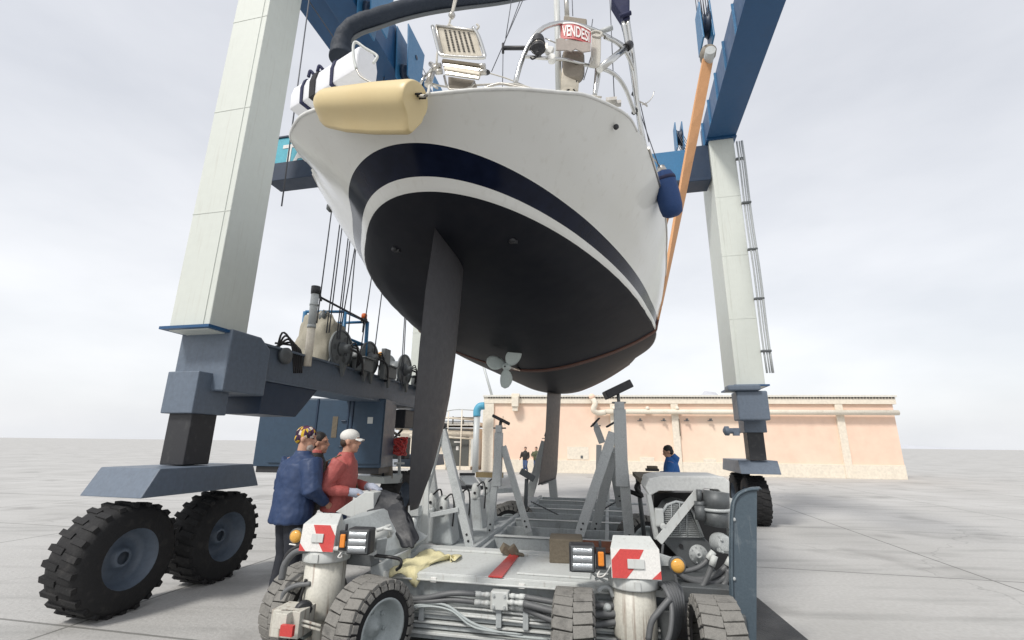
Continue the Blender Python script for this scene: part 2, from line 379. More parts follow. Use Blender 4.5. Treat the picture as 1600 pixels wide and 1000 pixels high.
def ps(x, s): return s + (.13*math.exp(-((s+.2)/.5)**2)*min(1, max(0, (-x-.9)/.5)) if x < 0 else 0)
def sheer(s): return .77 + .012*max(s, 0) + (.006*max(0, s-5)**2)
ZTOP = lambda s: float(np.interp(s, _ls, _lz)) if s < .25 else sheer(s)
boat = bpy.data.objects.new('sailing_yacht', None); COL.objects.link(boat)
boat.matrix_world = Matrix.Translation(BO) @ BM.to_4x4()
boat['label'] = 'large white sailing yacht with navy stripe and black bottom hanging in the slings'; boat['category'] = 'sailing yacht'
NT = 56
st = list(-1.15 + 1.2*(np.linspace(0, 1, 46)**1.7)) + list(np.linspace(.08, 1.5, 20)) + list(np.linspace(1.6, 7.4, 48)) + list(np.linspace(7.6, 14.84, 42))
def section(s):
    pts = []; z0 = zb(s); z1 = ZTOP(s)
    z1 = max(z1, z0+.002)
    for k in range(NT+1):
        t = k/NT; z = z0 + (z1-z0)*(t**1.9)
        b = hb(s, z) if k else 0.0
        pts.append((b, s, z))
    return pts
H_ = B()
rows = []
for i, s in enumerate(st):
    sec = section(s)
    if i == 0: sec = [(0, s, LIP[0][2])]*(NT+1)
    else:
        y_l = float(np.interp(s, _ls, _ly)) if s < .25 else None
        if y_l is not None:       # pull the section onto the lip curve
            k_ = y_l/max(sec[-1][0], 1e-4)
            sec = [(b*(1+(k_-1)*((z-sec[0][2])/max(sec[-1][2]-sec[0][2], 1e-4))**3), yy, z) for b, yy, z in sec]
    rows.append([(pw(-b, s)+shx(s), ps(-b, yy), z+(pz(-b, s, z)-z)*(max(0, z-sec[0][2])/max(sec[-1][2]-sec[0][2], 1e-3))**1.5) for b, yy, z in sec[::-1]] + [(b+shx(s), yy, z) for b, yy, z in sec[1:]])
H_.grid(rows)
def hull_material():
    m = bpy.data.materials.new('hull_gelcoat_and_antifouling'); m.use_nodes = True; t = m.node_tree; N = t.nodes; L = t.links
    bs = N['Principled BSDF']; tc = N.new('ShaderNodeTexCoord'); sp = N.new('ShaderNodeSeparateXYZ'); L.new(tc.outputs['Object'], sp.inputs[0])
    no = N.new('ShaderNodeTexNoise'); no.inputs['Scale'].default_value = .9; no.inputs['Detail'].default_value = 6; L.new(tc.outputs['Object'], no.inputs['Vector'])
    no2 = N.new('ShaderNodeTexNoise'); no2.inputs['Scale'].default_value = 6; no2.inputs['Detail'].default_value = 6; L.new(tc.outputs['Object'], no2.inputs['Vector'])
    def mr(src, a, b, c, d):
        r = N.new('ShaderNodeMapRange'); L.new(src, r.inputs[0])
        for i, v in enumerate((a, b, c, d)): r.inputs[i+1].default_value = v
        return r.outputs[0]
    def gt(v):
        x = N.new('ShaderNodeMath'); x.operation = 'GREATER_THAN'; x.inputs[1].default_value = v; L.new(sp.outputs['Z'], x.inputs[0]); return x.outputs[0]
    def mix(f, a, b):
        x = N.new('ShaderNodeMix'); x.data_type = 'RGBA'
        for s_, v in ((0, f), (6, a), (7, b)):
            if isinstance(v, tuple): x.inputs[s_].default_value = (*v, 1)
            else: L.new(v, x.inputs[s_])
        return x.outputs[2]
    white = mix(mr(no.outputs['Fac'], .35, .7, 0, 1), (.76, .76, .715), (.81, .815, .79))
    ms = N.new('ShaderNodeMapping'); ms.inputs['Scale'].default_value = (9, 5, .8); L.new(tc.outputs['Object'], ms.inputs[0]); n5 = N.new('ShaderNodeTexNoise'); n5.inputs['Scale'].default_value = 2.0; n5.inputs['Detail'].default_value = 8; L.new(ms.outputs[0], n5.inputs['Vector'])
    white = mix(mr(n5.outputs['Fac'], .58, .80, 0, .25), white, (.50, .47, .40))
    black = mix(mr(no2.outputs['Fac'], .35, .75, 0, 1), (.0105, .012, .0175), (.016, .017, .022))
    navy = mix(mr(no2.outputs['Fac'], .4, .8, 0, 1), (.004, .007, .020), (.008, .013, .034))
    cfin = mix(gt(-.14), black, white); cfin = mix(gt(-.07), cfin, navy); cfin = mix(gt(.06), cfin, white)
    L.new(cfin, bs.inputs['Base Color'])
    ro = N.new('ShaderNodeMix'); L.new(gt(-.14), ro.inputs[0]); ro.inputs[2].default_value = .55; ro.inputs[3].default_value = .16
    L.new(ro.outputs[0], bs.inputs['Roughness']); bs.inputs['Specular IOR Level'].default_value = .32
    bs.inputs['IOR'].default_value = 1.33
    bp = N.new('ShaderNodeBump'); bp.inputs['Strength'].default_value = .06; bp.inputs['Distance'].default_value = .03; L.new(no.outputs['Fac'], bp.inputs['Height']); L.new(bp.outputs[0], bs.inputs['Normal'])
    return m
M['hull'] = hull_material()
M['gel'] = mat('white_gelcoat', (.76, .76, .73), .25, dirt=.15, dcol=(.55, .54, .5), scale=2)
M['antifoul'] = mat('charcoal_antifouling', (.030, .029, .033), .5, dirt=.4, dcol=(.05, .048, .05), scale=4, bump=.06, bscale=30)
hull = part('hull', H_, M['hull'], boat, local=True)
# transom (slopes forward, out of sight from below), rim, deck
tr = B(); lipc = [Vector((pw(sg*a, b)+shx(b), ps(sg*a, b), pz(sg*a, b, c))) for sg, L_ in ((-1, LIP[::-1]), (1, LIP[1:])) for a, b, c in L_]
lipc = bez(lipc, 90)
def tin(p, k):
    a = abs(p.x)/1.66
    tgt = Vector((p.x*.93, p.y + .42*(1-a**3) + .03, .60 + .13*a*a)); return Vector(p)*(1-k) + tgt*k
tr.grid([[tin(p, k) for p in lipc] for k in (0, .04, .5, 1)])
part('transom', tr, M['gel'], boat, local=True)
rim = B(); rim.tube([p + Vector((0, .004, .010)) for p in lipc], .014, 8); part('transom_rim', rim, M['gel'], boat, local=True)
dk_ = B(); rr_ = []
edge = [tin(p, 1) for p in lipc]
ds = [s for s in st if s > .5]
left = []; 
aft = edge
rows = [[Vector((p.x, p.y, p.z)) for p in aft]]
n_ = len(aft)
for s in ds[::2]:
    w = hb(s, sheer(s)) - .01; rows.append([Vector((shx(s)+pw(w*(-1+2*k/(n_-1)), s), s, sheer(s)+.03+.09*(1-(abs(-1+2*k/(n_-1)))**2))) for k in range(n_)])
dk_.grid(rows); part('deck', dk_, M['gel'], boat, local=True)
for sg in (-1, 1):
    g = B(); g.tube([Vector((shx(s)+pw(sg*(hb(s, sheer(s))+.003), s), s, sheer(s)+.012)) for s in ds[::3]], .016, 8); part('toe_rail', g, M['steelold'], boat, local=True)
cb = B(); cb.grid([[Vector((x+shx(s), s, .9+.012*s + h*(1-abs(x/w)**6))) for x in np.linspace(-w, w, 21)] for s, w, h in ((2.6, 1.3, .02), (2.7, 1.32, .35), (4.5, 1.35, .5), (8, 1.2, .5), (10.4, .7, .3), (10.6, .6, .02))])
part('coachroof', cb, M['gel'], boat, local=True)
# rudder: outline in its own plane
def foil(name, te, le, thick, m_, n=14):
    b = B(); zs = np.linspace(0, 1, 40); rows = []
    zt = te[0][1]; zbm = min(te[-1][1], le[-1][1])
    for t in zs:
        z = zt + (zbm-zt)*t
        a = float(np.interp(-z, [-p[1] for p in te], [p[0] for p in te])); c = float(np.interp(-z, [-p[1] for p in le], [p[0] for p in le]))
        ch = max(c-a, .004); tk = thick*(.55+.45*(1-t))*min(1, ch/.45)
        loop = []
        for k in range(2*n):
            u = k/(2*n)*2*math.pi; xx = .5-.5*math.cos(u)      # 0 LE .. 1 TE
            yt = 5*tk*(.2969*math.sqrt(xx)-.126*xx-.3516*xx**2+.2843*xx**3-.1036*xx**4)
            loop.append(Vector((yt*(1 if u < math.pi else -1)+((shx(7.5)-.07+(c-ch*xx-7.9)*.10) if name == 'keel' else 0), c-ch*xx, z)))
        rows.append(loop)
    b.grid(rows, True, True); b.face([len(b.v)-2*n+k for k in range(2*n)]); 
    return part(name, b, m_, boat, local=True)
te = [(-.15, -.22), (-.19, -.5), (-.25, -.84), (-.28, -1.32), (-.28, -1.71), (-.28, -2.09), (-.25, -2.40), (-.20, -2.53)]
le = [(.60, -.22), (.61, -.5), (.60, -.77), (.56, -1.29), (.48, -1.65), (.36, -1.94), (.17, -2.25), (.03, -2.42), (-.05, -2.53)]
foil('rudder', te, le, .16, M['antifoul'])
te = [(7.25, -.9), (7.1, -2.0), (6.55, -2.9), (6.45, -3.0)]
le = [(8.75, -.9), (8.6, -2.0), (8.5, -2.85), (8.35, -3.0)]
foil('keel', te, le, .19, M['antifoul'])
# propeller, strut and shaft
PC = Vector((.01, 3.35, -.98))
pc = bsp(791, 573, 3.35); PC = Vector((pc.x, 3.35, pc.z))
ax = Vector((0, -1, -.10)).normalized()
pr = bpy.data.objects.new('propeller', B().mesh('propeller')); bpy.data.objects.remove(pr)
hb_ = B(); hb_.lathe([(.0, .105), (.022, .10), (.04, .085), (.045, .07), (.047, .07), (.058, .03), (.062, -.06), (.055, -.12), (.04, -.15)], PC, ax, 24)
prop = part('propeller', hb_, M['prop'], boat, local=True)
nut = B(); nut.lathe([(.013, .098), (.013, .112), (.001, .112)], PC, ax, 12); part('hub_bolt', nut, M['black'], prop, local=True)
a_, u_, d_ = basis(ax)
for ang in (52, 158, 268):
    t0 = rad(ang); radial = Vector((math.cos(t0), 0, math.sin(t0))); tang = Vector((-math.sin(t0), 0, math.cos(t0)))
    bl = B(); rows = []
    for i in range(15):
        t = i/14; r_ = .045 + .285*t
        wd = .032 + .085*math.sin(math.pi*min(1, t**1.0*.98)**.85)**.75 if t < .995 else .008
        if t > .93: wd *= max(.12, (1-t)/.07)**.5
        tw = rad(38-22*t)
        c = PC + radial*r_ + tang*(.015*math.sin(t*3))
        row = []
        for k in range(9):
            u = -1+k/4.0
            row.append(c + (tang*math.cos(tw) + ax*math.sin(tw))*(u*wd) + ax*(.016*(1-u*u)))
        rows.append(row)
    bl.grid(rows); bo = part('blade', bl, M['prop'], prop, local=True)
    so_ = bo.modifiers.new('thick', 'SOLIDIFY'); so_.thickness = .014; so_.offset = 0
stt = B(); stt.grid([[PC + Vector((.018*math.sin(2*math.pi*k/10), .14+.05*math.cos(2*math.pi*k/10) + dy, dz)) for k in range(10)] for dy, dz in ((0, -.02), (.0, .06), (.02, .17), (.05, .34))], True, True)
part('shaft_strut', stt, M['prop'], boat, local=True)
sh = B(); sh.tube([PC - ax*.1, PC - ax*1.3], .022, 12); part('propeller_shaft', sh, M['steelold'], boat, local=True)
for px, py in ((800, 377), (617, 391)):
    best = min(np.arange(-1, -.12, .005), key=lambda z: abs(abs(bzp(px, py, z).x-shx(bzp(px, py, z).y))-hb(bzp(px, py, z).y, z)) if bzp(px, py, z).y > s0(z) else 9)
    q = bzp(px, py, float(best)); v = B(); v.lathe([(.028, .012), (.034, 0), (.034, -.03)], q, (q.x*.3, 0, -1), 12); v.box(q+Vector((.02, 0, -.008)), (.06, .03, .02)); part('through_hull', v, M['blackplastic'], boat, local=True)
# ================================================================== TRAVEL LIFT
_lt = rad(13.0); lr = Vector((math.cos(_lt), -math.sin(_lt), 0)); lh = Vector((math.sin(_lt), math.cos(_lt), 0)); UP = Vector((0, 0, 1))
FR = Vector((5.12, 10.5, 0)); FL = FR - lr*7.44; NL = FL - lh*6.9      # inner near corners of the legs
LROT = Matrix((lr, lh, UP)).transposed()
def LW(p, a, b, z): return Vector((p.x, p.y, 0)) + lr*a + lh*b + UP*z
lift = thing('travel_lift', 'tall blue and pale green travel lift straddling the yacht', 'travel lift', (FL.x, FL.y, 0))
def lbox(p, a, b, z, size, name, m_, bevel=.012, parent=None, label=None):
    bb = B(); bb.box(LW(p, a, b, z), size, LROT); return part(name, bb, m_, parent or lift, label, bevel)
ZB, ZT = 3.0, 9.5
def bolts(bb, pts, axis, r=.018, h=.02):
    for p in pts: bb.lathe([(r, -.005), (r, h)], p, axis, 6, False)
for nm, p, sg, dep in (('near', NL, -1, .60), ('farl', FL, -1, .75), ('farr', FR, 1, 1.30)):
    leg = lbox(p, sg*.31, dep/2, (ZB+ZT)/2, (.60, dep, ZT-ZB-.004), 'leg', M['palegreen'])
    fl = B(); fl.box(LW(p, sg*.31, dep/2, ZT-.02), (.74, dep+.14, .035), LROT); part('leg_flange', fl, M['blue'], leg); fl = B(); fl.box(LW(p, sg*.31, dep/2, ZB+.03), (.74, dep+.14, .035), LROT)
    part('leg_flange', fl, M['blue'], leg)
    fl = B(); bolts(fl, [LW(p, sg*.31-.33+.66*k/7, -.035, ZT-.05) for k in range(8)] + [LW(p, sg*(-.03), .1*k, ZT-.05) for k in range(8)], UP, .016, .1); part('flange_bolts', fl, M['blue'], leg)['kind'] = 'stuff'
    sm_ = B()
    for z in (4.6, 6.2, 7.8): sm_.box(LW(p, sg*.31, -.002, z), (.602, .006, .012), LROT)
    sm_.box(LW(p, -sg*.0 + sg*.10, -.004, (ZB+ZT)/2), (.008, .008, ZT-ZB-.1), LROT)
    part('weld_seam', sm_, M['palegreen'], leg)
# pipes clamped on the outer side of the far right leg
pp = B()
for o_, r_ in ((.66, .022), (.72, .016), (.78, .03)):
    pp.tube([LW(FR, o_, -.05+.03*math.sin(k), ZB+.3+(ZT-ZB-.5)*k/12) for k in range(13)], r_, 8)
part('leg_pipe', pp, M['galv'], lift)
for k in range(5): lbox(FR, .70, -.05, 3.8+k*1.25, (.22, .09, .05), 'pipe_clamp', M['galvdark'])
# top beams
for p, sg, ln, back in ((NL, -1, 8.6, -1.0), (FR, 1, 8.2, -7.3)):
    tb_ = B(); tb_.box(LW(p, sg*.31, back+ln/2, ZT+.46), (.58, ln, .90), LROT); tb_.box(LW(p, sg*.31, back+ln/2, ZT+.02), (.72, ln, .03), LROT)
    tbo = part('top_beam', tb_, M['blue'], lift, bevel=.01)
    for k in range(9):
        rb = B(); rb.box(LW(p, sg*.31-sg*.31, back+.4+k*(ln-.8)/8, ZT+.46), (.05, .03, .86), LROT); part('stiffener', rb, M['bluelight'], tbo)
lbox(NL, .29, 3.6, ZT+.30, (.50, 7.6, 1.05), 'trolley_beam', M['blue'])
lbox(FL, 3.72, .35, 8.925, (7.42, .42, .92), 'cross_beam', M['bluelight'])
lbox(FL, 3.72, .35, 8.40, (7.40, .60, .08), 'cross_beam_flange', M['navy'])
gp = B(); gp.prism([LW(FR, -.003, .10, 8.42), LW(FR, -.55, .10, 8.45), LW(FR, -.30, .10, 9.42), LW(FR, -.003, .10, 9.42)], lh*.03); part('gusset', gp, M['navy'], lift)
# trolleys, pulley brackets and wire falls under the left top beam
for b0 in (1.1, 2.6, 4.0, 5.2):
    br_ = B()
    for dx in (0, .26):
        br_.prism([LW(NL, .57+dx, b0, ZT+.75), LW(NL, .57+dx, b0+.85, ZT+.75), LW(NL, .57+dx, b0+.75, ZT-.42), LW(NL, .57+dx, b0+.15, ZT-.42)], lr*.03)
    bo = part('pulley_bracket', br_, M['bluelight'], lift, bevel=.006)
    w_ = B(); w_.lathe([(.10, -.09), (.22, -.085), (.19, -.04), (.19, .04), (.22, .085), (.10, .09)], LW(NL, .70, b0+.45, ZT-.12), lr, 20); part('pulley', w_, M['navy'], bo)
    hole = B(); hole.lathe([(.05, -.006), (.05, .004)], LW(NL, .87, b0+.45, ZT+.30), lr, 14, False); part('bolt_head', hole, M['navy'], bo)
# wire ropes: from the winches up to the pulleys, in the plane of the left beam
def pin(px, py, off=.0): return atpl(px, py, LW(NL, off, 0, 0), lr)
LINES = [((517.6, 333), (495, 505), .1), ((531, 350), (510, 520), .14), ((534.5, 355), (514, 520), .2), ((544, 372), (526, 530), .1), ((547, 375), (529, 530), .16),
         ((554, 390), (530, 530), .22), ((555, 397), (541, 556), .12), ((581, 430), (561, 566), .1), ((597, 455), (584, 558), .1), ((632, 500), (626, 600), .1), ((634, 500), (629, 600), .2)]
wr = []
for k, (a, b_, o_) in enumerate(LINES):
    P = pin(*a, o_); Q = pin(*b_, o_); d = P-Q; T = Q + d*((ZT-.1-Q.z)/d.z); c_ = B(); c_.tube([Q, T], .011, 6); part('wire_rope', c_, M['cable'], lift)
for a, b_, Y in (((487, -30), (440, 322), 5.2), ((440, -62), (522, 60), 6.2), ((612, 0), (620, 60), 8.8), ((596, 0), (604, 120), 8.6), ((588, 0), (597, 130), 8.6), ((573, 20), (588, 100), 8.0), ((640, 70), (666, 130), 9.5), ((644, 76), (672, 128), 9.6)):
    P = atY(*a, Y); Q = atY(*b_, Y); c_ = B(); c_.tube([P, Q], .010, 6); part('wire_rope', c_, M['cable'], lift)
# name board on the near left leg
nb = B(); zt_ = atY(462, 220, 6.9).z; zm_ = atY(462, 259, 6.9).z; z0_ = atY(462, 287, 6.9).z
bl_ = atY(428, 240, 6.9); L0 = Vector((bl_.x, 6.9, 0))
nb.box(LW(L0, .50, 0, (zt_+zm_)/2), (1.0, .06, zt_-zm_-.004), LROT); nbo = part('name_board', nb, M['cyan'], lift, 'cyan board with white capital letters', bevel=.004)
nb = B(); nb.box(LW(L0, .50, .12, (z0_+zm_)/2), (1.0, .34, zm_-z0_-.004), LROT); part('board_carrier', nb, M['navy'], lift, bevel=.008)
nb = B(); nb.box(LW(L0, .50, .10, zt_+.015), (1.02, .30, .028), LROT); part('board_cap', nb, M['navy'], lift)
def text(body, size, p, xdir, ydir, m_, name, parent, ext=.004, sx=1.0):
    cu = bpy.data.curves.new(name, 'FONT'); cu.body = body; cu.size = size; cu.extrude = ext; cu.align_x = 'CENTER'; cu.align_y = 'CENTER'; cu.offset = size*.022; cu.space_character = 1.02
    to = bpy.data.objects.new(name, cu); dg = bpy.context.evaluated_depsgraph_get(); COL.objects.link(to); dg.update()
    me = bpy.data.meshes.new_from_object(to.evaluated_get(bpy.context.evaluated_depsgraph_get())); bpy.data.objects.remove(to)
    x = Vector(xdir).normalized(); y = Vector(ydir); y = (y - x*y.dot(x)).normalized(); z = x.cross(y)
    org = origin_of(parent)
    for v in me.vertices: c = v.co; v.co = (Vector(p)-org) + x*(c.x*sx) + y*c.y + z*c.z
    me.materials.clear(); me.materials.append(m_); me.name = name
    o = bpy.data.objects.new(name, me); COL.objects.link(o); o.parent = parent; return o
hgt = zt_-zm_
for ch, px in (('T', 452), ('A', 471)):
    P = atpl(px, 241, LW(L0, 0, -.034, 0), lh); text(ch, hgt*1.02, P + UP*(-.01), lr, UP, M['signwhite'], 'letter', nbo, sx=.92)
# lower side beam with corner boxes
lbb = B(); lbb.box(LW(NL, -.30, 3.9, 2.76), (.60, 6.9, .46), LROT); lbo = part('side_beam', lbb, M['steelblue'], lift, bevel=.012)
lbb = B(); lbb.box(LW(NL, -.30, 3.9, 3.0), (.68, 6.9, .03), LROT); lbb.box(LW(NL, -.30, 3.9, 2.515), (.68, 6.9, .03), LROT); part('beam_flange', lbb, M['steelblue'], lbo)
lb2 = B(); lb2.prism([LW(NL, .10, .25, 2.28), LW(NL, .10, .95, 2.28), LW(NL, .10, .95, 2.92), LW(NL, .10, .75, 3.06), LW(NL, .10, .25, 3.06)], lr*-.78); part('corner_box', lb2, M['steelblue'], lift, bevel=.02)
lb3 = B(); lb3.prism([LW(NL, .02, 1.0, 2.50), LW(NL, .02, 2.2, 2.50), LW(NL, .02, 1.75, 2.05), LW(NL, .02, 1.0, 2.05)], lr*-.6); part('bracket', lb3, M['navy'], lift, bevel=.01)
def lift_wheel(p, a, b, R=.52, w=.42):
    t = B(); c = LW(p, a, b, R); prof = [(R*.55, -w/2), (R*.88, -w/2), (R*.97, -w*.42), (R, -w*.3), (R, w*.3), (R*.97, w*.42), (R*.88, w/2), (R*.55, w/2)]
    t.lathe(prof, c, lr, 36, cap=False)
    wo_ = part('wheel', t, M['rubber'], lift)
    lg = B()
    for k in range(24):
        an = 2*math.pi*k/24; dd = lh*math.cos(an)+UP*math.sin(an); tt = -lh*math.sin(an)+UP*math.cos(an)
        for sg in (-1, 1): lg.beam(c+dd*(R-.01)+lr*(sg*w*.02)+tt*(sg*.015), c+dd*(R-.01)+lr*(sg*w*.46)+tt*(sg*.05), .055, .045, dd)
    part('tread', lg, M['rubber'], wo_)
    rm = B(); rm.lathe([(.06, .10), (.09, .10), (.10, .04), (R*.42, .0), (R*.50, .06), (R*.57, w*.42), (R*.60, w*.46)], c, -lr, 28, cap=False); rm.lathe([(.06, .10), (.09, .10), (.10, .04), (R*.42, .0), (R*.50, .06), (R*.57, w*.42), (R*.60, w*.46)], c, lr, 28, cap=False)
    part('rim', rm, M['steelblue'], wo_)
for p, sg in ((NL, -1), (FL, -1), (FR, 1)):
    lbox(p, sg*.31, .30, 2.25, (.46, .5, .5), 'bogie_post', M['steelblue'])
    lbox(p, sg*.31, .30, 1.72, (.34, .36, .62), 'slewing_column', M['blackplastic'])
    o_ = .9 if p is FR else 0
    bz_ = B(); bz_.prism([LW(p, sg*.31-.40, -.35+o_*.6, 1.40), LW(p, sg*.31-.40, .95+o_, 1.40), LW(p, sg*.31-.40, 1.1+o_, 1.12), LW(p, sg*.31-.40, .8+o_, 1.12), LW(p, sg*.31-.40, -.2+o_, 1.12), LW(p, sg*.31-.40, -.5+o_*.6, 1.12)], lr*.80); part('bogie_frame', bz_, M['steelblue'], lift, bevel=.01)
    for b0 in ((-.30, .92) if p is NL else (-.9, .3) if p is FL else (.75, 2.0)): lift_wheel(p, sg*.31, b0)
# bulky blue-grey castings over the far right bogie
v = B(); P = atY(1150, 640, 10.2)
v.box(LW(FR, .18, -.25, 2.55), (.62, .5, .62), LROT); v.box(LW(FR, .02, -.42, 2.92), (.66, .35, .12), LROT); part('gearbox', v, M['steelblue'], lift, bevel=.03)
v = B(); v.lathe([(.06, 0), (.06, .22), (.10, .22), (.10, .30), (.03, .34)], LW(FR, -.10, -.3, 2.02), -lr, 16); v.box(LW(FR, -.18, -.3, 2.0), (.12, .12, .16), LROT); part('motor', v, M['steelblue'], lift, bevel=.004)
# winches on the side beam
def winch(b0, s_=1.0):
    ctr = LW(NL, -.12, b0, 3.0+.30*s_); fr_ = B()
    for dx in (-.34, .02):
        fr_.prism([LW(NL, -.12+dx, b0-.22*s_, 3.03), LW(NL, -.12+dx, b0+.26*s_, 3.03), LW(NL, -.12+dx, b0+.14*s_, 3.0+.42*s_), LW(NL, -.12+dx, b0-.10*s_, 3.0+.42*s_)], lr*.05)
    w = part('winch', fr_, M['winch'], lift, bevel=.008)
    d = B(); d.lathe([(.34*s_, -.27), (.34*s_, -.24), (.20*s_, -.23), (.20*s_, .10), (.34*s_, .11), (.34*s_, .135), (.30*s_, .14)], ctr, lr, 36); part('drum', d, M['winch'], w)
    rg_ = B(); rg_.lathe([(.33*s_, .137), (.345*s_, .145), (.345*s_, .155), (.31*s_, .15)], ctr, lr, 36, cap=False)
    for k in range(6): an = k*math.pi/3; rg_.lathe([(.05*s_, .138), (.05*s_, .143)], ctr + (lh*math.cos(an)+UP*math.sin(an))*.21*s_, lr, 10, False)
    part('flange_ring', rg_, M['galvdark'], w)
    cp = B(); cp.lathe([(.13*s_, .14), (.13*s_, .18), (.08*s_, .20), (.08*s_, .30), (.04, .32)], ctr, lr, 20); part('gear_motor', cp, M['galvdark'], w)
    jh = B()
    for k in range(3): jh.tube(bez([ctr+lr*.24+UP*(.02*k), ctr+lr*.34+lh*(.1+.05*k)+UP*(.12-.05*k), ctr+lr*.30+lh*(.28+.06*k)-UP*(.05+.05*k), ctr+lr*.2+lh*.45-UP*.26], 14), .013, 6)
    part('hose_bundle', jh, M['black'], w)['kind'] = 'stuff'
    b2 = B(); b2.box(LW(NL, .10, b0+.62*s_, 3.0+.10*s_), (.26, .34*s_, .22*s_), LROT); b2.box(LW(NL, .10, b0+.62*s_, 3.0+.23*s_), (.32, .40*s_, .03), LROT); part('brake_box', b2, M['winch'], w, bevel=.01)
    for q in (0, .72): ft = B(); ft.prism([LW(NL, .04, b0-.05+q, 3.02), LW(NL, .04, b0+.12+q, 3.02), LW(NL, .04, b0+.03+q, 2.80)], lr*.05); part('foot', ft, M['winch'], w)
    hs = B(); hs.tube(bez([ctr+lr*.3, ctr+lr*.42+lh*.2-UP*.1, ctr+lr*.3+lh*.5-UP*.36, ctr+lh*.9-UP*.32], 14), .022, 8); part('hose', hs, M['black'], w)
B0 = [(pin(521, 575, -.1)-NL).dot(lh), (pin(566, 590, -.1)-NL).dot(lh), (pin(624, 592, -.1)-NL).dot(lh)]
for b0, s_ in zip(B0, (1.0, 1.0, 1.05)): winch(b0, s_)
# engine under a beige tarpaulin, exhaust stack, railed platform
ex = B(); P0 = pin(480, 572, .05); P1 = pin(493, 455, .05)
ex.tube([P0, P0.lerp(P1, .5)], .06, 16); ex1 = part('exhaust_stack', ex, M['pipecream'], lift)
ex = B(); ex.tube([P0.lerp(P1, .5), P1], .062, 16); ex.lathe([(.068, 0), (.068, .05)], P0.lerp(P1, .5), P1-P0, 16); ex.lathe([(.07, 0), (.07, .03)], P0.lerp(P1, .8), P1-P0, 16); part('silencer', ex, M['galv'], ex1)
ex = B(); ex.lathe([(.068, -.05), (.072, 0), (.072, .08), (.02, .085)], P1, P1-P0, 16); ex.beam(P1+lh*.08+UP*.05, P1+lh*.17-UP*.12, .03, .03); part('rain_cap', ex, M['blackplastic'], ex1)
tpb = B(); c0 = pin(507, 535, -.42); rows = []; random.seed(3)
for i in range(19):
    ph = math.pi*.5*i/18; rw = []
    for k in range(40):
        an = 2*math.pi*k/40; rx = .38+.03*math.sin(5*an+i*.5); ry = .46
        sx_, sy_ = abs(math.cos(an))**.6*math.copysign(1, math.cos(an)), abs(math.sin(an))**.6*math.copysign(1, math.sin(an))
        f_ = math.cos(ph)**.45 if i < 18 else 0; zz = math.sin(ph)**.9
        wob = .035*math.sin(9*an+ph*7) + .03*math.sin(4*an-ph*11) + .02*math.sin(17*an+ph*5)
        rw.append(Vector((c0.x, c0.y, 3.05)) + lr*(rx*sx_*f_*(1+wob)) + lh*(ry*sy_*f_*(1+wob)) + UP*(zz*(.80-.22*sy_*f_+wob)))
    rows.append(rw)
tpb.grid(rows, True, True); tpo = part('tarpaulin_cover', tpb, M['beigetarp'], lift, 'crumpled beige tarpaulin over the engine')
v = B(); q = pin(504, 495, -.3); v.lathe([(.05, -.08), (.07, -.03), (.07, .03), (.03, .10)], q, UP, 12); v.tube([q+UP*.02+lr*.05, q+UP*.1+lr*.09, q+UP*.12], .015, 6); part('lamp', v, M['galvdark'], tpo)
rl = lambda pts, r=.028, nm='rail': part(nm, (lambda b: (b.tube(pts, r, 8), b)[1])(B()), M['bluelight'], lift)
o_ = -.75
a1, a2 = pin(477, 487, o_), pin(469, 553, o_); b1, b2_ = pin(539, 487, o_+.55), pin(534, 566, o_+.55); c1, c2 = pin(574, 503, .0), pin(570, 563, .0); d1 = pin(541, 505, -.7)
rl([a2, a1], .038, 'rail_post'); rl([b2_, b1], .038, 'rail_post'); rl([c2, c1], .038, 'rail_post')
rl([a1, b1]); rl([b1, c1]); rl([a1.lerp(a2, .55), b1.lerp(b2_, .5)]); rl([b1.lerp(b2_, .5), c1.lerp(c2, .62)]); rl([pin(519, 505, -.6), c1]); rl([pin(536, 538, -.3), c1.lerp(c2, .6)])
v = B(); v.tube([pin(494, 461, .0), pin(574, 503, .02)], .020, 8); part('stay', v, M['blackplastic'], lift)
def beacon(px, py, off, m_):
    q = pin(px, py, off); v = B(); v.lathe([(.055, -.03), (.055, .05), (.045, .075), (.01, .08)], q, UP, 16); bo = part('beacon', v, m_, lift, 'amber rotating beacon')
    v = B(); v.lathe([(.06, -.09), (.065, -.03)], q, UP, 16); v.tube([q-UP*.08, q-UP*.3], .015, 6); part('beacon_base', v, M['blackplastic'], bo)
M['beaconred'] = mat('orange_red_beacon', (.75, .16, .04), .25, dirt=.1); M['beaconamber'] = mat('amber_beacon', (.75, .36, .06), .25, dirt=.1)
beacon(569, 496, .02, M['beaconred']); beacon(595, 556, .05, M['beaconamber'])
v = B(); v.box(LW(NL, .16, (pin(589, 590)-NL).dot(lh), 3.25), (.10, .22, .62), LROT); part('control_box', v, M['winch'], lift, bevel=.008)
# loose hydraulic hoses by the corner
for k in range(5):
    q = pin(441+k*4, 520+k*5, -.1); e_ = pin(459+k*3, 583, .0); v = B(); v.tube(bez([pin(430, 560-k*6, -.2), q, q.lerp(e_, .5)+lr*.05+UP*.12, e_], 16), .016, 8); part('hose', v, M['black'], lift)
v = B(); v.lathe([(.05, -.03), (.12, -.03), (.12, .03), (.05, .03)], pin(446, 556, .06), lr, 18); part('lifting_eye', v, M['galvdark'], lift)
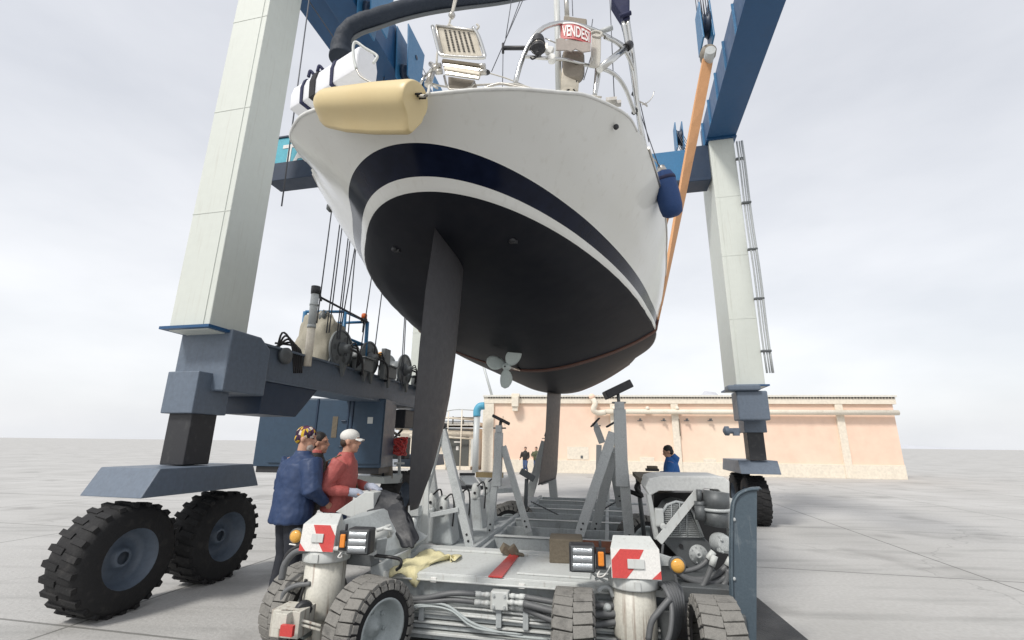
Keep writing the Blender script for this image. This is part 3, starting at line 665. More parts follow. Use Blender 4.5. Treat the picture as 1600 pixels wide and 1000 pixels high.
# clutter hanging under the far end of the side beam
for k, (p0, p1, p2, p3) in enumerate((((606, 640), (603, 668), (612, 686), (628, 672)), ((610, 640), (607, 665), (616, 676), (624, 680)), ((596, 655), (594, 680), (600, 720), (597, 752)))):
    v = B(); v.tube(bez([pin(*p0, -.2), pin(*p1, -.1), pin(*p2, -.1), pin(*p3, -.3)], 18), .03, 8); part('hose', v, M['black'], lift)
v = B(); q = pin(628, 655, -.3)
v.box(pin(625, 655, -.3), (.5, .5, .42), LROT); v.box(pin(622, 700, -.4), (.5, .3, .5), LROT); part('valve_chest', v, M['blackplastic'], lift, bevel=.02)
rd = B(); random.seed(5)
for k in range(14):
    q = pin(622+random.uniform(-3, 3), 697+random.uniform(-4, 4), .05); pts = [q+Vector((.17*math.cos(a+k), .05*math.sin(3*a+k), .15*math.sin(a))) for a in np.linspace(0, 2*math.pi, 15)]
    rd.tube(pts, .012, 6, False)
part('cable_coil', rd, M['red'], lift, 'coil of red cable')
v = B(); v.prism([pin(600, 745, -.1), pin(629, 740, -.1), pin(629, 755, -.1), pin(602, 756, -.1)], lr*-.8); v.beam(pin(624, 706, .0), pin(624, 742, .0), .06, .06); v.beam(pin(617, 724, .0), pin(631, 724, .0), .05, .05); part('step_box', v, M['rim'], lift, bevel=.01)
# machinery cabinet behind the three bystanders
cq = Vector((atY(597, 700, 9.6).x, 9.6, 0)); CX = Vector((1, -.04, 0)).normalized(); CY = UP.cross(CX); CR = Matrix((CX, CY, UP)).transposed()
M['cabblue'] = mat('cabinet_blue', (.030, .062, .105), .42, dirt=.25, dcol=(.045, .06, .08), scale=1.4, bump=.02)
def cb_(a, b, z, size, name, m_, bevel=.008, parent=None, label=None):
    v = B(); v.box(cq + CX*a + CY*b + UP*z, size, CR); return part(name, v, m_, parent or lift, label, bevel)
cab = cb_(-1.30, .4, 1.88, (2.6, .8, 1.36), 'engine_housing', M['cabblue'], label='blue steel engine housing with tall doors')
for a, w in ((-.33, .62), (-1.02, .70), (-1.85, .88)): cb_(a, -.015, 1.90, (w, .03, 1.26), 'door', M['cabblue'], parent=cab)
for a in (-.66, -1.39, -.74): cb_(a, -.035, 1.90, (.035, .02, 1.3), 'door_seal', M['navy'], parent=cab)
cb_(-.28, -.034, 2.12, (.11, .008, .13), 'notice', M['greylight'], parent=cab); cb_(-1.0, -.034, 1.98, (.11, .008, .42), 'name_plate', M['wood'], parent=cab)
for z in (1.35, 1.6, 1.85, 2.1): cb_(-.82, -.05, z, (.10, .03, .025), 'rung', M['navy'], parent=cab)
cb_(-1.3, .4, 1.14, (2.5, .7, .12), 'housing_skid', M['blackplastic'], parent=cab)
# tarpaulin coat hung on the beam
ct = B(); rows = []
for i in range(14):
    t = i/13; c = pin(597, 679+68*t, -.35); rows.append([c + lr*((.20+.06*t)*math.cos(a)*(1+.12*math.sin(5*a+t*4))) + lh*(.10*math.sin(a)*(1+.2*math.sin(4*a+t*6))) for a in np.linspace(0, 2*math.pi, 26, endpoint=False)])
ct.grid(rows, True, True); ct.face(list(range(26))[::-1])
solo('hanging_oilskin', ct, M['taupe'], 'grey oilskin coat hanging at the right edge of the blue cabinet', 'coat', pin(597, 747, -.35))
# slings
def strap(name, pts, w, t_, mats, label, s_at):
    """ribbon: width along the boat, thickness outwards"""
    b = B(); rows = []
    for i, p in enumerate(pts):
        tg = (pts[min(i+1, len(pts)-1)] - pts[max(0, i-1)]).normalized(); f_ = i/(len(pts)-1); f_ = f_ if s_at > 0 else 1-f_
        tw_ = rad(65)*min(1, max(0, f_*1.5-.35)) if s_at else 0
        wdir = (bh*math.cos(tw_)+br*math.sin(tw_)).normalized()
        nrm = tg.cross(wdir).normalized(); ww = w(i/(len(pts)-1)) if callable(w) else w
        rows.append([p + wdir*ww/2 + nrm*t_, p - wdir*ww/2 + nrm*t_, p - wdir*ww/2, p + wdir*ww/2])
    b.grid(rows, False, True); return b
def sling(s_, top_r, top_l, label, w=.24):
    zs = np.linspace(0, 1, 40)
    hullp = []
    for t in zs:       # port side up, from keel out, then mirrored
        z = zb(s_) + (sheer(s_)-zb(s_))*t**1.9; hullp.append((hb(s_, z)+.012 if t > 0 else 0, z-.014*(1-t)))
    right = [bw(shx(s_)+x, s_, z) for x, z in hullp]; leftp = [bw(shx(s_)-x, s_, z) for x, z in hullp]
    tops = top_r, top_l
    def trim(lst, top, sg):       # the riser leaves the hull at its tangent point
        T = toloc(top); ang = [math.atan2(sg*(toloc(p).x-T.x), T.z-toloc(p).z) for p in lst]
        best = int(np.argmax(ang))
        return lst[:best+1] + [lst[best].lerp(top, k/10) for k in range(1, 11)]
    R_ = trim(right, top_r, 1); L_ = trim(leftp, top_l, -1)
    pts = L_[::-1] + R_[1:]
    t = thing('lifting_sling', label, 'sling', pts[len(pts)//2])
    i_low = [i for i, p in enumerate(pts) if toloc(p).z < .05]
    a, b_ = min(i_low), max(i_low)
    part('belly_strap', strap('x', pts[a:b_+1], w, .03, None, None, 0), M['slingdark'], t, 'worn brown strap under the hull')
    part('riser_strap', strap('x', pts[b_:], w, .045, None, None, 1), M['sling'], t); part('riser_strap', strap('x', pts[:a+1], w, .045, None, None, -1), M['sling'], t)
    return t
TR = bw(*bsp(1107, 92, 4.6)); TRL = bw(-3.3, 4.6, 5.3)
s1 = sling(4.6, TR, TRL, 'orange webbing sling under the hull just forward of the propeller', .22)
TR2 = bw(*bsp(1064, 252, 8.9)); TRL2 = bw(-3.1, 8.9, 4.6)
s2 = sling(8.9, TR2, TRL2, 'forward orange sling seen behind the blue fender', .18)
# hoist blocks above the slings
def hoist(P, top, label, s_=1.0):
    t = thing('hoist_block', label, 'pulley block', P)
    sh_ = B(); sh_.lathe([(.05*s_, -.14), (.11*s_, -.10), (.12*s_, .02), (.09*s_, .16), (.05*s_, .24)], P+UP*.12, bh, 16); part('shackle', sh_, M['taupe'], t)
    sh_ = B(); sh_.lathe([(.075*s_, -.22), (.075*s_, .22)], P, lh, 14); part('pin', sh_, M['galv'], t)
    bd = B()
    for dx in (-.09, .06):
        bd.prism([P + lr*dx*s_ + UP*.30 + lh*-.2*s_, P + lr*dx*s_ + UP*.30 + lh*.2*s_, P + lr*dx*s_ + UP*.95*s_ + lh*.16*s_, P + lr*dx*s_ + UP*.95*s_ - lh*.16*s_], lr*.03)
    part('cheek', bd, M['bluelight'], t, bevel=.006)
    pu = B(); pu.lathe([(.2*s_, -.08), (.16*s_, -.03), (.16*s_, .03), (.2*s_, .08)], P+UP*.62*s_, lr, 20); part('sheave', pu, M['navy'], t)
    for dx in (-.06, -.02, .02, .06):
        for sgn in (-1, 1):
            c_ = B(); c_.tube([P+UP*.65*s_+lr*dx+lh*sgn*.16*s_, top+lr*dx*1.5+lh*sgn*.12], .009, 6); part('wire_rope', c_, M['cable'], t)
hoist(TR, TR+UP*3.0, 'hoist block with pale shackle above the near orange sling', 1.3)
hoist(TR2, Vector((TR2.x, TR2.y, ZT))+lr*.35, 'hoist block above the forward sling under the cross beam', 1.25)
hoist(TRL, TRL+UP*1.5+lr*-.2, 'hoist block at the port side hidden behind the boom', .9)
# ================================================================== PINK WAREHOUSE AND YARD BACKGROUND
WY = 30.0
wl = atY(757, 727, WY); wr_ = atY(1140, 735, WY*.90)
W0 = Vector((wl.x, wl.y, 0)); WX = Vector((1, -.12, 0)).normalized(); WYd = UP.cross(WX); WR = Matrix((WX, WYd, UP)).transposed()
def wpt(px, py, off=0.0): return atpl(px, py, W0 + WYd*off, WYd)
def wx(px, py): return (wpt(px, py)-W0).dot(WX)
bld = thing('warehouse', 'long pink plastered warehouse with cream parapet and pipes along its wall', 'warehouse', W0)
zt = wpt(757, 640).z; LEN = 24.0; H0 = wpt(765, 628).z
def wb(x, off, z, size, name, m_, parent=None, bevel=.01, label=None):
    v = B(); v.box(W0 + WX*x + WYd*off + UP*z, size, WR); return part(name, v, m_, parent or bld, label, bevel)
wallz = H0-.1
w_main = wb(LEN/2, 4, wallz/2, (LEN, 8, wallz), 'wall', M['pink'])
wb(LEN/2, 4, H0+.10, (LEN+.25, 8.3, .40), 'parapet', M['cream'])
wb(LEN/2, 4, H0+.36, (LEN+.35, 8.5, .12), 'coping', M['roofsheet'])
wb(LEN/2, -.03, .38, (LEN, .08, .76), 'base_band', M['cream'])
for k, x in enumerate((.18, wx(961, 700), wx(1058, 700), 21.0)):
    wb(x, -.06, wallz/2, (.42 if k else .7, .14, wallz-.01), 'pilaster', M['cream'])
bx_ = B()
for k in range(141): bx_.box(W0 + WX*(.2+k*.17) + WYd*(-.18) + UP*(H0+.26), (.08, .05, .07), WR)
o = part('roof_corrugation', bx_, M['blackplastic'], bld); o['kind'] = 'stuff'
v = B(); x = wx(806, 640)
v = B(); v.box(W0+WX*x-WYd*.35+UP*(H0-.02), (.42, .5, .62), WR); v.box(W0+WX*x-WYd*.30+UP*(H0-.45), (.34, .4, .3), WR); v.box(W0+WX*x-WYd*.1+UP*(H0+.40), (.5, .6, .2), WR); part('vent_box', v, M['pipecream'], bld, bevel=.02)
# long cream pipe on brackets
pz0 = wpt(945, 643, -.35); pz1 = wpt(1140, 651, -.35); v = B(); v.tube([W0+WX*((pz0-W0).dot(WX))-WYd*.35+UP*pz0.z, W0+WX*LEN-WYd*.35+UP*(pz0.z)], .15, 14)
pipe = part('wall_pipe', v, M['pipecream'], bld)
v = B(); v.tube(bez([wpt(925, 622, -.35), wpt(930, 630, -.5), wpt(927, 640, -.5), wpt(934, 645, -.4), wpt(946, 644, -.35)], 16), .17, 12); part('pipe_elbow', v, M['pipecream'], pipe)
v = B(); v.ball(wpt(925, 620, -.4), .20, 14); part('red_cap', v, M['pink'], pipe)
for px in (1000, 1037, 1073, 1110): v = B(); q = wpt(px, 652, -.3); v.box(q-UP*.12, (.08, .3, .1), WR); v.box(q-UP*.2+WYd*.1, (.3, .05, .05), WR); part('pipe_bracket', v, M['galvdark'], pipe)
for px in (1011, 959, 1057): v = B(); q = wpt(px, 641, -.2); v.box(q, (.25, .3, .3), WR); v.ball(q+UP*.1-WYd*.2, .13, 10); part('lamp', v, M['pipecream'], bld)
for px, py, w, h in ((1011, 718, .85, .28), (1109, 720, .75, .22)): v = B(); v.box(wpt(px, py, -.02), (w, .06, h), WR); part('vent_grille', v, M['cream'], bld, bevel=.005)
v = B(); v.box(wpt(909, 714, -.02), (.14, .05, .16), WR); part('vent_hole', v, M['galvdark'], bld)
v = B(); v.box(wpt(903, 708, -.012), (1.3, .03, .75), WR); part('repair_patch', v, M['cream'], bld)
for px, py, w, h in ((786, 655, .03, .4), (1062, 668, .05, 1.0), (961, 700, .07, 1.3)):
    v = B(); v.box(wpt(px, py, -.15), (w, .03, h), WR); part('stain_pipe', v, M['wood'], bld)
# low industrial sheds at the left of the warehouse
shed = thing('pump_house', 'low weathered shed with dark double door and roof pipework left of the warehouse', 'shed', atY(700, 727, 33))
S0 = Vector((atY(690, 727, 33).x-3.2, 33, 0))
def sb(x, off, z, size, name, m_, bevel=.01): v = B(); v.box(S0+WX*x+WYd*off+UP*z, size, WR); return part(name, v, m_, shed, bevel=bevel)
hS = atY(700, 660, 33).z; sb(2.9, 2, hS/2-.2, (5.6, 4, hS-.4), 'wall', M['cream']); sb(2.9, 1.9, hS-.12, (6.0, 4.4, .22), 'roof', M['roofsheet'])
sb(2.9, -.3, hS+.28, (5.8, .12, .10), 'roof_rail', M['wood']); sb(2.9, -.3, hS+.05, (5.8, .10, .06), 'roof_rail', M['galvdark']); sb(2.9, -.35, hS-.5, (5.8, .16, .12), 'eaves_beam', M['wood'])
for k in range(8): sb(.4+k*.72, -.3, hS+.12, (.08, .08, .5), 'roof_post', M['wood'])
xd = (atpl(715, 700, S0, WYd)-S0).dot(WX); sb(xd, -.03, 1.15, (1.55, .08, 1.9), 'double_door', M['doorgrey']); sb(xd, -.08, 1.75, (.5, .02, .08), 'door_sign', M['signwhite']); sb(xd, -.08, 1.35, (.18, .02, .26), 'door_notice', M['signwhite'])
sb(xd-.2, -.5, .10, (2.6, .9, .2), 'step', M['cream']); sb(xd+1.35, -.4, 1.1, (.55, .7, 1.7), 'side_cupboard', M['greylight'])
for y_ in (651, 668, 681): 
    v = B(); v.tube([atY(640, y_-1, 32), atY(700, y_+2, 32), atY(742, y_+5, 32)], .06, 8); part('roof_pipe', v, M['pipecream'] if y_ != 668 else M['galvdark'], shed)
arch = thing('pipe_gantry', 'thin curved steel hoop gantry over the shed roof', 'gantry', atY(722, 727, 31.5))
v = B(); v.tube(bez([atY(672, 655, 31.5), atY(690, 645, 31.5), atY(712, 640, 31.5), atY(744, 641, 31.5)], 20), .035, 8); part('hoop', v, M['galv'], arch)
for x_, y_ in ((701, 643), (722, 640)): v = B(); q = atY(x_, y_, 31.5); v.tube([q, Vector((q.x, q.y, 0))], .04, 8); part('upright', v, M['pipecream'], arch)
dp = thing('vent_stack', 'grey standpipe with bright blue elbow at the warehouse corner', 'standpipe', Vector((atY(743, 720, 29).x, 29, 0)))
q = Vector((atY(743, 720, 29).x, 29, 0)); qt = atY(743, 648, 29).z
v = B(); v.tube([q, q+UP*qt], .19, 14); part('pipe', v, M['galv'], dp)
v = B(); v.tube(bez([q+UP*(qt-.1), q+UP*(qt+.25), q+UP*(qt+.5)+Vector((.15, 0, 0)), q+UP*(qt+.55)+Vector((.45, 0, 0))], 12), .23, 14); part('elbow', v, M['bluepipe'], dp)
lm = thing('roof_mast', 'slanting grey pole rising behind the warehouse corner', 'pole', W0+WYd*2+UP*H0); v = B(); v.tube([W0+WX*.3+WYd*2+UP*(H0-.2), atpl(752, 560, W0+WYd*2, WYd)], .09, 10); part('pole', v, M['galv'], lm)
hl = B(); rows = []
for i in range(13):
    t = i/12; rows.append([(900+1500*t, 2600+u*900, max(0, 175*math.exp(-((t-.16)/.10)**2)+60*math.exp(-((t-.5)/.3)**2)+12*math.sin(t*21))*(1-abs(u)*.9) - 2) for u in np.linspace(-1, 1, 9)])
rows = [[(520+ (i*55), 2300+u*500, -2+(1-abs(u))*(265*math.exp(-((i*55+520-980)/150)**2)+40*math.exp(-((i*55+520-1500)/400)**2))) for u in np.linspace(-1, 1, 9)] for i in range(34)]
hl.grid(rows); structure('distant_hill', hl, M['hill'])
# ================================================================== SELF PROPELLED BOAT TRANSPORTER
_tt = rad(11.5); tbv = Vector((math.cos(_tt), -math.sin(_tt), 0)); tav = Vector((math.sin(_tt), math.cos(_tt), 0)); TROT = Matrix((tbv, tav, UP)).transposed()
ZT0 = .62
T0 = atz(820, 905, ZT0); T0.z = 0
def TW(b, a, z): return T0 + tbv*b + tav*a + UP*z
def tl(P): d = Vector(P)-T0; return d.dot(tbv), d.dot(tav), d.z
def tz(px, py, z): return tl(atz(px, py, z))
def ta(px, py, a): return tl(atpl(px, py, TW(0, a, 0), tav))
def taw(px, py, a): return atpl(px, py, TW(0, a, 0), tav)
trl = thing('boat_transporter', 'pale grey self propelled boat transporter with striped corner boards in the foreground', 'boat transporter', T0)
def tbox(b, a, z, size, name, m_='grey', bevel=.006, parent=None, label=None, rot=None):
    v = B(); v.box(TW(b, a, z), size, TROT if rot is None else TROT @ rot); return part(name, v, M[m_], parent or trl, label, bevel)
M['shade_asphalt'] = mat('shade_darkened_asphalt', (.045, .047, .050), .7, dirt=.7, dcol=(.12, .12, .115), scale=1.6, bump=.5, bscale=45, thr=.5)
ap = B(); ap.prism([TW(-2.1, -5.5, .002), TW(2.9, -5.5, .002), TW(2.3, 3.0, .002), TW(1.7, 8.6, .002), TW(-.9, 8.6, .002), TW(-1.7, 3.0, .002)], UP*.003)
structure('shade_asphalt_patch', ap, M['shade_asphalt'])  # dark ground sheet; its tone also stands in for shade under the transporter
bl0, br0 = -1.22, .95
# front cross beam: deck plate, lipped edge, face, ribs
a_r = tz(760, 856, ZT0)[1]
fb = B(); fb.box(TW(-.12, .02+a_r/2, .40), (2.3, a_r-.04, .36), TROT); cbm = part('front_beam', fb, M['grey'], trl, bevel=.01)
tbox(-.12, a_r/2, ZT0-.012, (2.46, a_r, .024), 'deck_plate', 'greylight', .004, cbm)
tbox(-.12, -.012, ZT0-.03, (2.46, .022, .05), 'plate_edge', 'greylight', .003, cbm)
tbox(-.45, a_r*.80, ZT0+.012, (1.5, .10, .022), 'raised_strip', 'greylight', .004, cbm)
tbox(.22, a_r*.42, ZT0+.010, (.62, a_r*.62, .016), 'cover_plate', 'greylight', .004, cbm)
for b in (-.78, -.02, .55): tbox(b, -.030, ZT0-.045, (.05, .016, .035), 'clip', 'white', .002, cbm)
v = B(); v.tube([TW(-1.2, -.034, ZT0-.048), TW(.95, -.034, ZT0-.048)], .009, 8); part('edge_pipe', v, M['greylight'], cbm)
# red mark painted across the plate
r0, r1 = tz(773, 903, ZT0), tz(806, 866, ZT0)
v = B(); v.prism([TW(r0[0]-.055, -.026, ZT0+.0022), TW(r0[0]+.065, -.026, ZT0+.0022), TW(r1[0]+.045, a_r*.86, ZT0+.0022), TW(r1[0]-.045, a_r*.86, ZT0+.0022)], UP*.012); part('red_stripe', v, M['red'], cbm, bevel=.002)
# stacked channels and pipes on the lower face
for k, (z, h, o) in enumerate(((.345, .016, .05), (.300, .03, .03), (.262, .016, .055), (.225, .03, .03), (.185, .022, .06), (.15, .035, .02))):
    tbox(-.12, -.02-o/2+.03, z, (2.34, o+.02, h), 'face_rail', 'greylight' if k % 2 == 0 else 'grey', .004, cbm)
for z, r_ in ((.42, .014), (.388, .010), (.332, .010)): v = B(); v.tube([TW(-1.15, -.05, z), TW(-.35, -.05, z), TW(.0, -.05, z-.01), TW(.9, -.05, z-.012)], r_, 8); part('hydraulic_pipe', v, M['greylight'], cbm)
for b in (-.86, -.20, .02): tbox(b, -.058, .36, (.045, .03, .17), 'pipe_bracket', 'grey', .003, cbm)
v = B(); v.tube(bez([TW(-1.1, -.07, .33), TW(-.80, -.09, .41), TW(-.62, -.09, .405), TW(-.40, -.10, .30), TW(-.1, -.09, .24), TW(.2, -.08, .23)], 30), .011, 8); part('grey_cable', v, M['rim'], cbm)
v = B(); v.tube(bez([TW(-1.1, -.06, .30), TW(-.84, -.10, .39), TW(-.60, -.10, .38), TW(-.38, -.11, .275), TW(0, -.09, .25)], 30), .008, 8); part('grey_cable', v, M['rim'], cbm)
vb = ta(785, 912, -.06); vbk = tbox(ta(782, 914, -.06)[0], -.06, .475, (.145, .09, .13), 'valve_block', 'greylight', .006, cbm)
vx = ta(782, 914, -.06)[0]
bb = B()
for dx in (-.045, .045):
    for dz in (-.04, .04): bb.lathe([(.012, 0), (.012, .012)], TW(vx+dx, -.105, .475+dz), -tav, 6, False)
part('bolt_heads', bb, M['galv'], vbk)['kind'] = 'stuff'
for z, sg in ((.505, -1), (.445, -1), (.51, 1), (.475, 1), (.43, 1)):
    v = B(); x0 = vx+sg*.07
    v.lathe([(.016, 0), (.016, .02), (.021, .022), (.021, .05), (.017, .052), (.017, .09), (.022, .092), (.022, .14)], TW(x0, -.07 if z != .475 else -.11, z), tbv*sg, 12); part('hose_fitting', v, M['greylight'], vbk)
for p, r_ in ((((vx-.2, -.07, .505), (-.60, -.09, .50), (-.9, -.07, .435), (-1.2, .02, .42)), .022), (((vx-.2, -.07, .445), (-.60, -.08, .45), (-.85, -.08, .42), (-1.2, .02, .40)), .020),
              (((vx+.2, -.07, .51), (.35, -.09, .49), (.62, -.09, .50), (.95, .0, .49)), .022), (((vx+.2, -.11, .475), (.30, -.13, .44), (.55, -.12, .44), (.9, -.04, .46)), .026), (((vx+.2, -.07, .43), (.28, -.12, .37), (.55, -.12, .37), (.9, -.04, .42)), .024)):
    v = B(); v.tube(bez([TW(*q) for q in p], 24), r_, 10); part('hose', v, M['hosegrey'], cbm)
# frame behind: longitudinals and cross members (open grid)
zf = .60
gl0 = tz(745, 852, zf); gl1 = tz(826, 790, zf); gr0 = tz(975, 850, zf)
GL, GR = gl0[0], 0.98
A_END = tz(880, 775, zf)[1]
tbox(GL-.02, (a_r+A_END)/2, zf-.10, (.05, A_END-a_r, .20), 'frame_rail', 'grey'); tbox(GR, (a_r+A_END)/2, zf-.10, (.06, A_END-a_r, .20), 'frame_rail', 'grey')
tbox(-.95, (a_r+A_END)/2, zf-.12, (.5, A_END-a_r, .16), 'frame_rail', 'grey')
ys = [840, 824, 812, 801, 794, 787, 781, 776]
for k, y_ in enumerate(ys):
    a = tz(850, y_, zf)[1]; tbox((GL+GR)/2+.02, a, zf-.09, (GR-GL-.07, .03, .17), 'cross_member', 'grey', .004)
    if k % 2 == 0: tbox((GL+GR)/2+.02, a+.02, zf-.006, (GR-GL-.07, .10, .010), 'cross_member_flange', 'greylight', .003)
for b_ in (.30, .66):
    tbox(b_, (a_r+A_END)/2+.05, zf-.085, (.05, A_END-a_r-.1, .15), 'inner_rail', 'grey', .004)
x_ = tz(905, 846, zf); tbox(.60, a_r+.42, zf+.012, (.62, .55, .016), 'rusty_tray', 'rust', .004)
v = B(); v.tube([taw(826, 782, A_END), taw(1010, 788, A_END+.3)], .022, 8); part('tie_tube', v, M['galv'], trl)
v = B(); v.lathe([(.035, 0), (.035, .03)], taw(910, 786, A_END), tbv, 10); part('red_plug', v, M['red'], trl)
# upright grey ram covers along the left side beam
random.seed(11)
for k, (px, yt, yb, w, Y) in enumerate(((672, 792, 850, 22, 5.9), (690, 800, 852, 34, 5.8), (716, 790, 850, 30, 6.2), (742, 776, 838, 26, 6.9), (760, 768, 830, 22, 7.4))):
    P0 = atY(px, yb, Y); P1 = atY(px, yt, Y); wd = w/720*Y; v = B()
    v.prism([P0-tbv*wd*.5, P0+tbv*wd*.5, P1+tbv*wd*.30, P1-tbv*wd*.30], tav*.30); rc = part('ram_cover', v, M['grey'], trl, bevel=.03)
    v = B(); v.lathe([(wd*.24, -.04), (wd*.26, 0), (wd*.26, .10), (wd*.2, .16), (.02, .18)], P1+tav*.05, UP, 18); part('ram_cap', v, M['greylight'], rc)
    v = B(); v.lathe([(.018, 0), (.018, .01)], P1+tav*.05-tav*wd*.25+UP*.05, -tav, 10); part('ram_pin', v, M['black'], rc)
    v = B(); v.tube(bez([P1+UP*.14+tbv*.03, P1+UP*.2+tbv*.12, P1+UP*.05+tbv*.15, P1-UP*.15+tbv*.14], 12), .010, 6); part('hose', v, M['black'], rc)
# cylinder bolted to the left inner corner
v = B(); c0, c1 = atY(648, 802, 5.5), atY(645, 850, 5.5); v.tube([c0, c1], .035, 12); v.box(c0+UP*.03, (.12, .1, .1), TROT); part('jack_cylinder', v, M['galv'], trl)
v = B(); v.prism([atY(628, 812, 5.6), atY(652, 792, 5.6), atY(655, 845, 5.6), atY(646, 850, 5.6)], tav*.03); part('corner_plate', v, M['greylight'], trl)
# small flat decks of the second axle group in the middle distance
for q in (((718, 742), (740, 742), (752, 760), (730, 760), .95), ((745, 742), (800, 742), (810, 762), (765, 764), .92)):
    z = q[4]; v = B(); v.prism([atz(*p, z) for p in q[:4]], UP*-.08); part('side_platform', v, M['grey'], trl, bevel=.004)
for q in ((718, 741, 742, 741), (728, 760, 755, 762), (712, 748, 724, 762)):
    v = B(); v.beam(atz(q[0], q[1], 1.0), atz(q[2], q[3], 1.0), .10, .06); part('rubber_pad', v, M['blackplastic'], trl, bevel=.01)
# wheels
def tyre(c, n, R=.33, w=.28, name='wheel', parent=None, side=1, both=False):
    """c centre, n unit axle direction (towards the visible rim)"""
    n = Vector(n).normalized(); t = B(); hw = w/2
    t.lathe([(R*.60, -hw*.92), (R*.66, -hw), (R*.86, -hw), (R*.955, -hw*.90), (R*.965, -hw*.5), (R*.965, hw*.5), (R*.955, hw*.90), (R*.86, hw), (R*.66, hw), (R*.60, hw*.92)], c, n, 56, cap=False)
    wh = part(name, t, M['rubber'], parent or trl)
    a_, u_, _ = basis(n); lg = B(); N_ = 26
    for k in range(N_):
        for sg, ph in ((1, 0), (-1, .5)):
            an = 2*math.pi*(k+ph)/N_; rows = []
            rad_ = a_*math.cos(an)+u_*math.sin(an); tg = -a_*math.sin(an)+u_*math.cos(an)
            p0 = c+rad_*(R*.972)+n*(sg*hw*.006)-tg*.004; p1 = c+rad_*(R*.972)+n*(sg*hw*.96)+tg*.010
            lg.beam(p0, p1, R*2*math.pi/N_*.93, .030, rad_, w1=R*2*math.pi/N_*.86)
            lg.beam(c+rad_*(R*.93)+n*(sg*hw*.93)+tg*.012, c+rad_*(R*.80)+n*(sg*hw*1.02)+tg*.012, R*2*math.pi/N_*.66, .022, n)
    lo = part('tread', lg, M['tread'], wh, bevel=.004); 
    for sd in ((1, -1) if both else (1,)):
        rm = B(); nn = n*sd; k_ = R
        rm.lathe([(.001, hw*.55), (k_*.06, hw*.55), (k_*.07, hw*.42), (k_*.19, hw*.40), (k_*.20, hw*.20), (k_*.44, hw*.12), (k_*.50, hw*.30), (k_*.56, hw*.86), (k_*.60, hw*1.0), (k_*.645, hw*1.02), (k_*.65, hw*.9)], c, nn, 40, cap=False); ro = part('rim', rm, M['rim'], wh)
        nb_ = B()
        for q in range(6):
            an = q*math.pi/3+.3; nb_.lathe([(.016, 0), (.016, .02), (.009, .022), (.009, .035)], c+nn*hw*.17+(a_*math.cos(an)+u_*math.sin(an))*k_*.33, nn, 6, False)
        part('wheel_nuts', nb_, M['rim'], wh)['kind'] = 'stuff'
    return wh
nL = Vector((.85, -.53, 0)); cLw = Vector((atY(579, 978, 4.02).x, 4.02, .335))
nL = nL.normalized(); tyre(cLw, nL)
tyre(cLw-nL*.80, nL)
nR = Vector((.985, -.17, 0)).normalized(); yR = 3.80; cRw = Vector((atY(898, 985, yR).x, yR, .335)); tyre(cRw, nR)
tyre(cRw+nR*.98+tav*.02, nR)
# second axle group seen far between the stands, and one at the far right
for px, py, Y in ((790, 790, 8.2), (803, 785, 8.6), (1000, 790, 7.2)):
    q = atY(px, py, Y); tyre(Vector((q.x, Y, .36)), Vector((.35 if px < 900 else .3, -.94 if px < 900 else -.95, 0)), R=.36, w=.26)
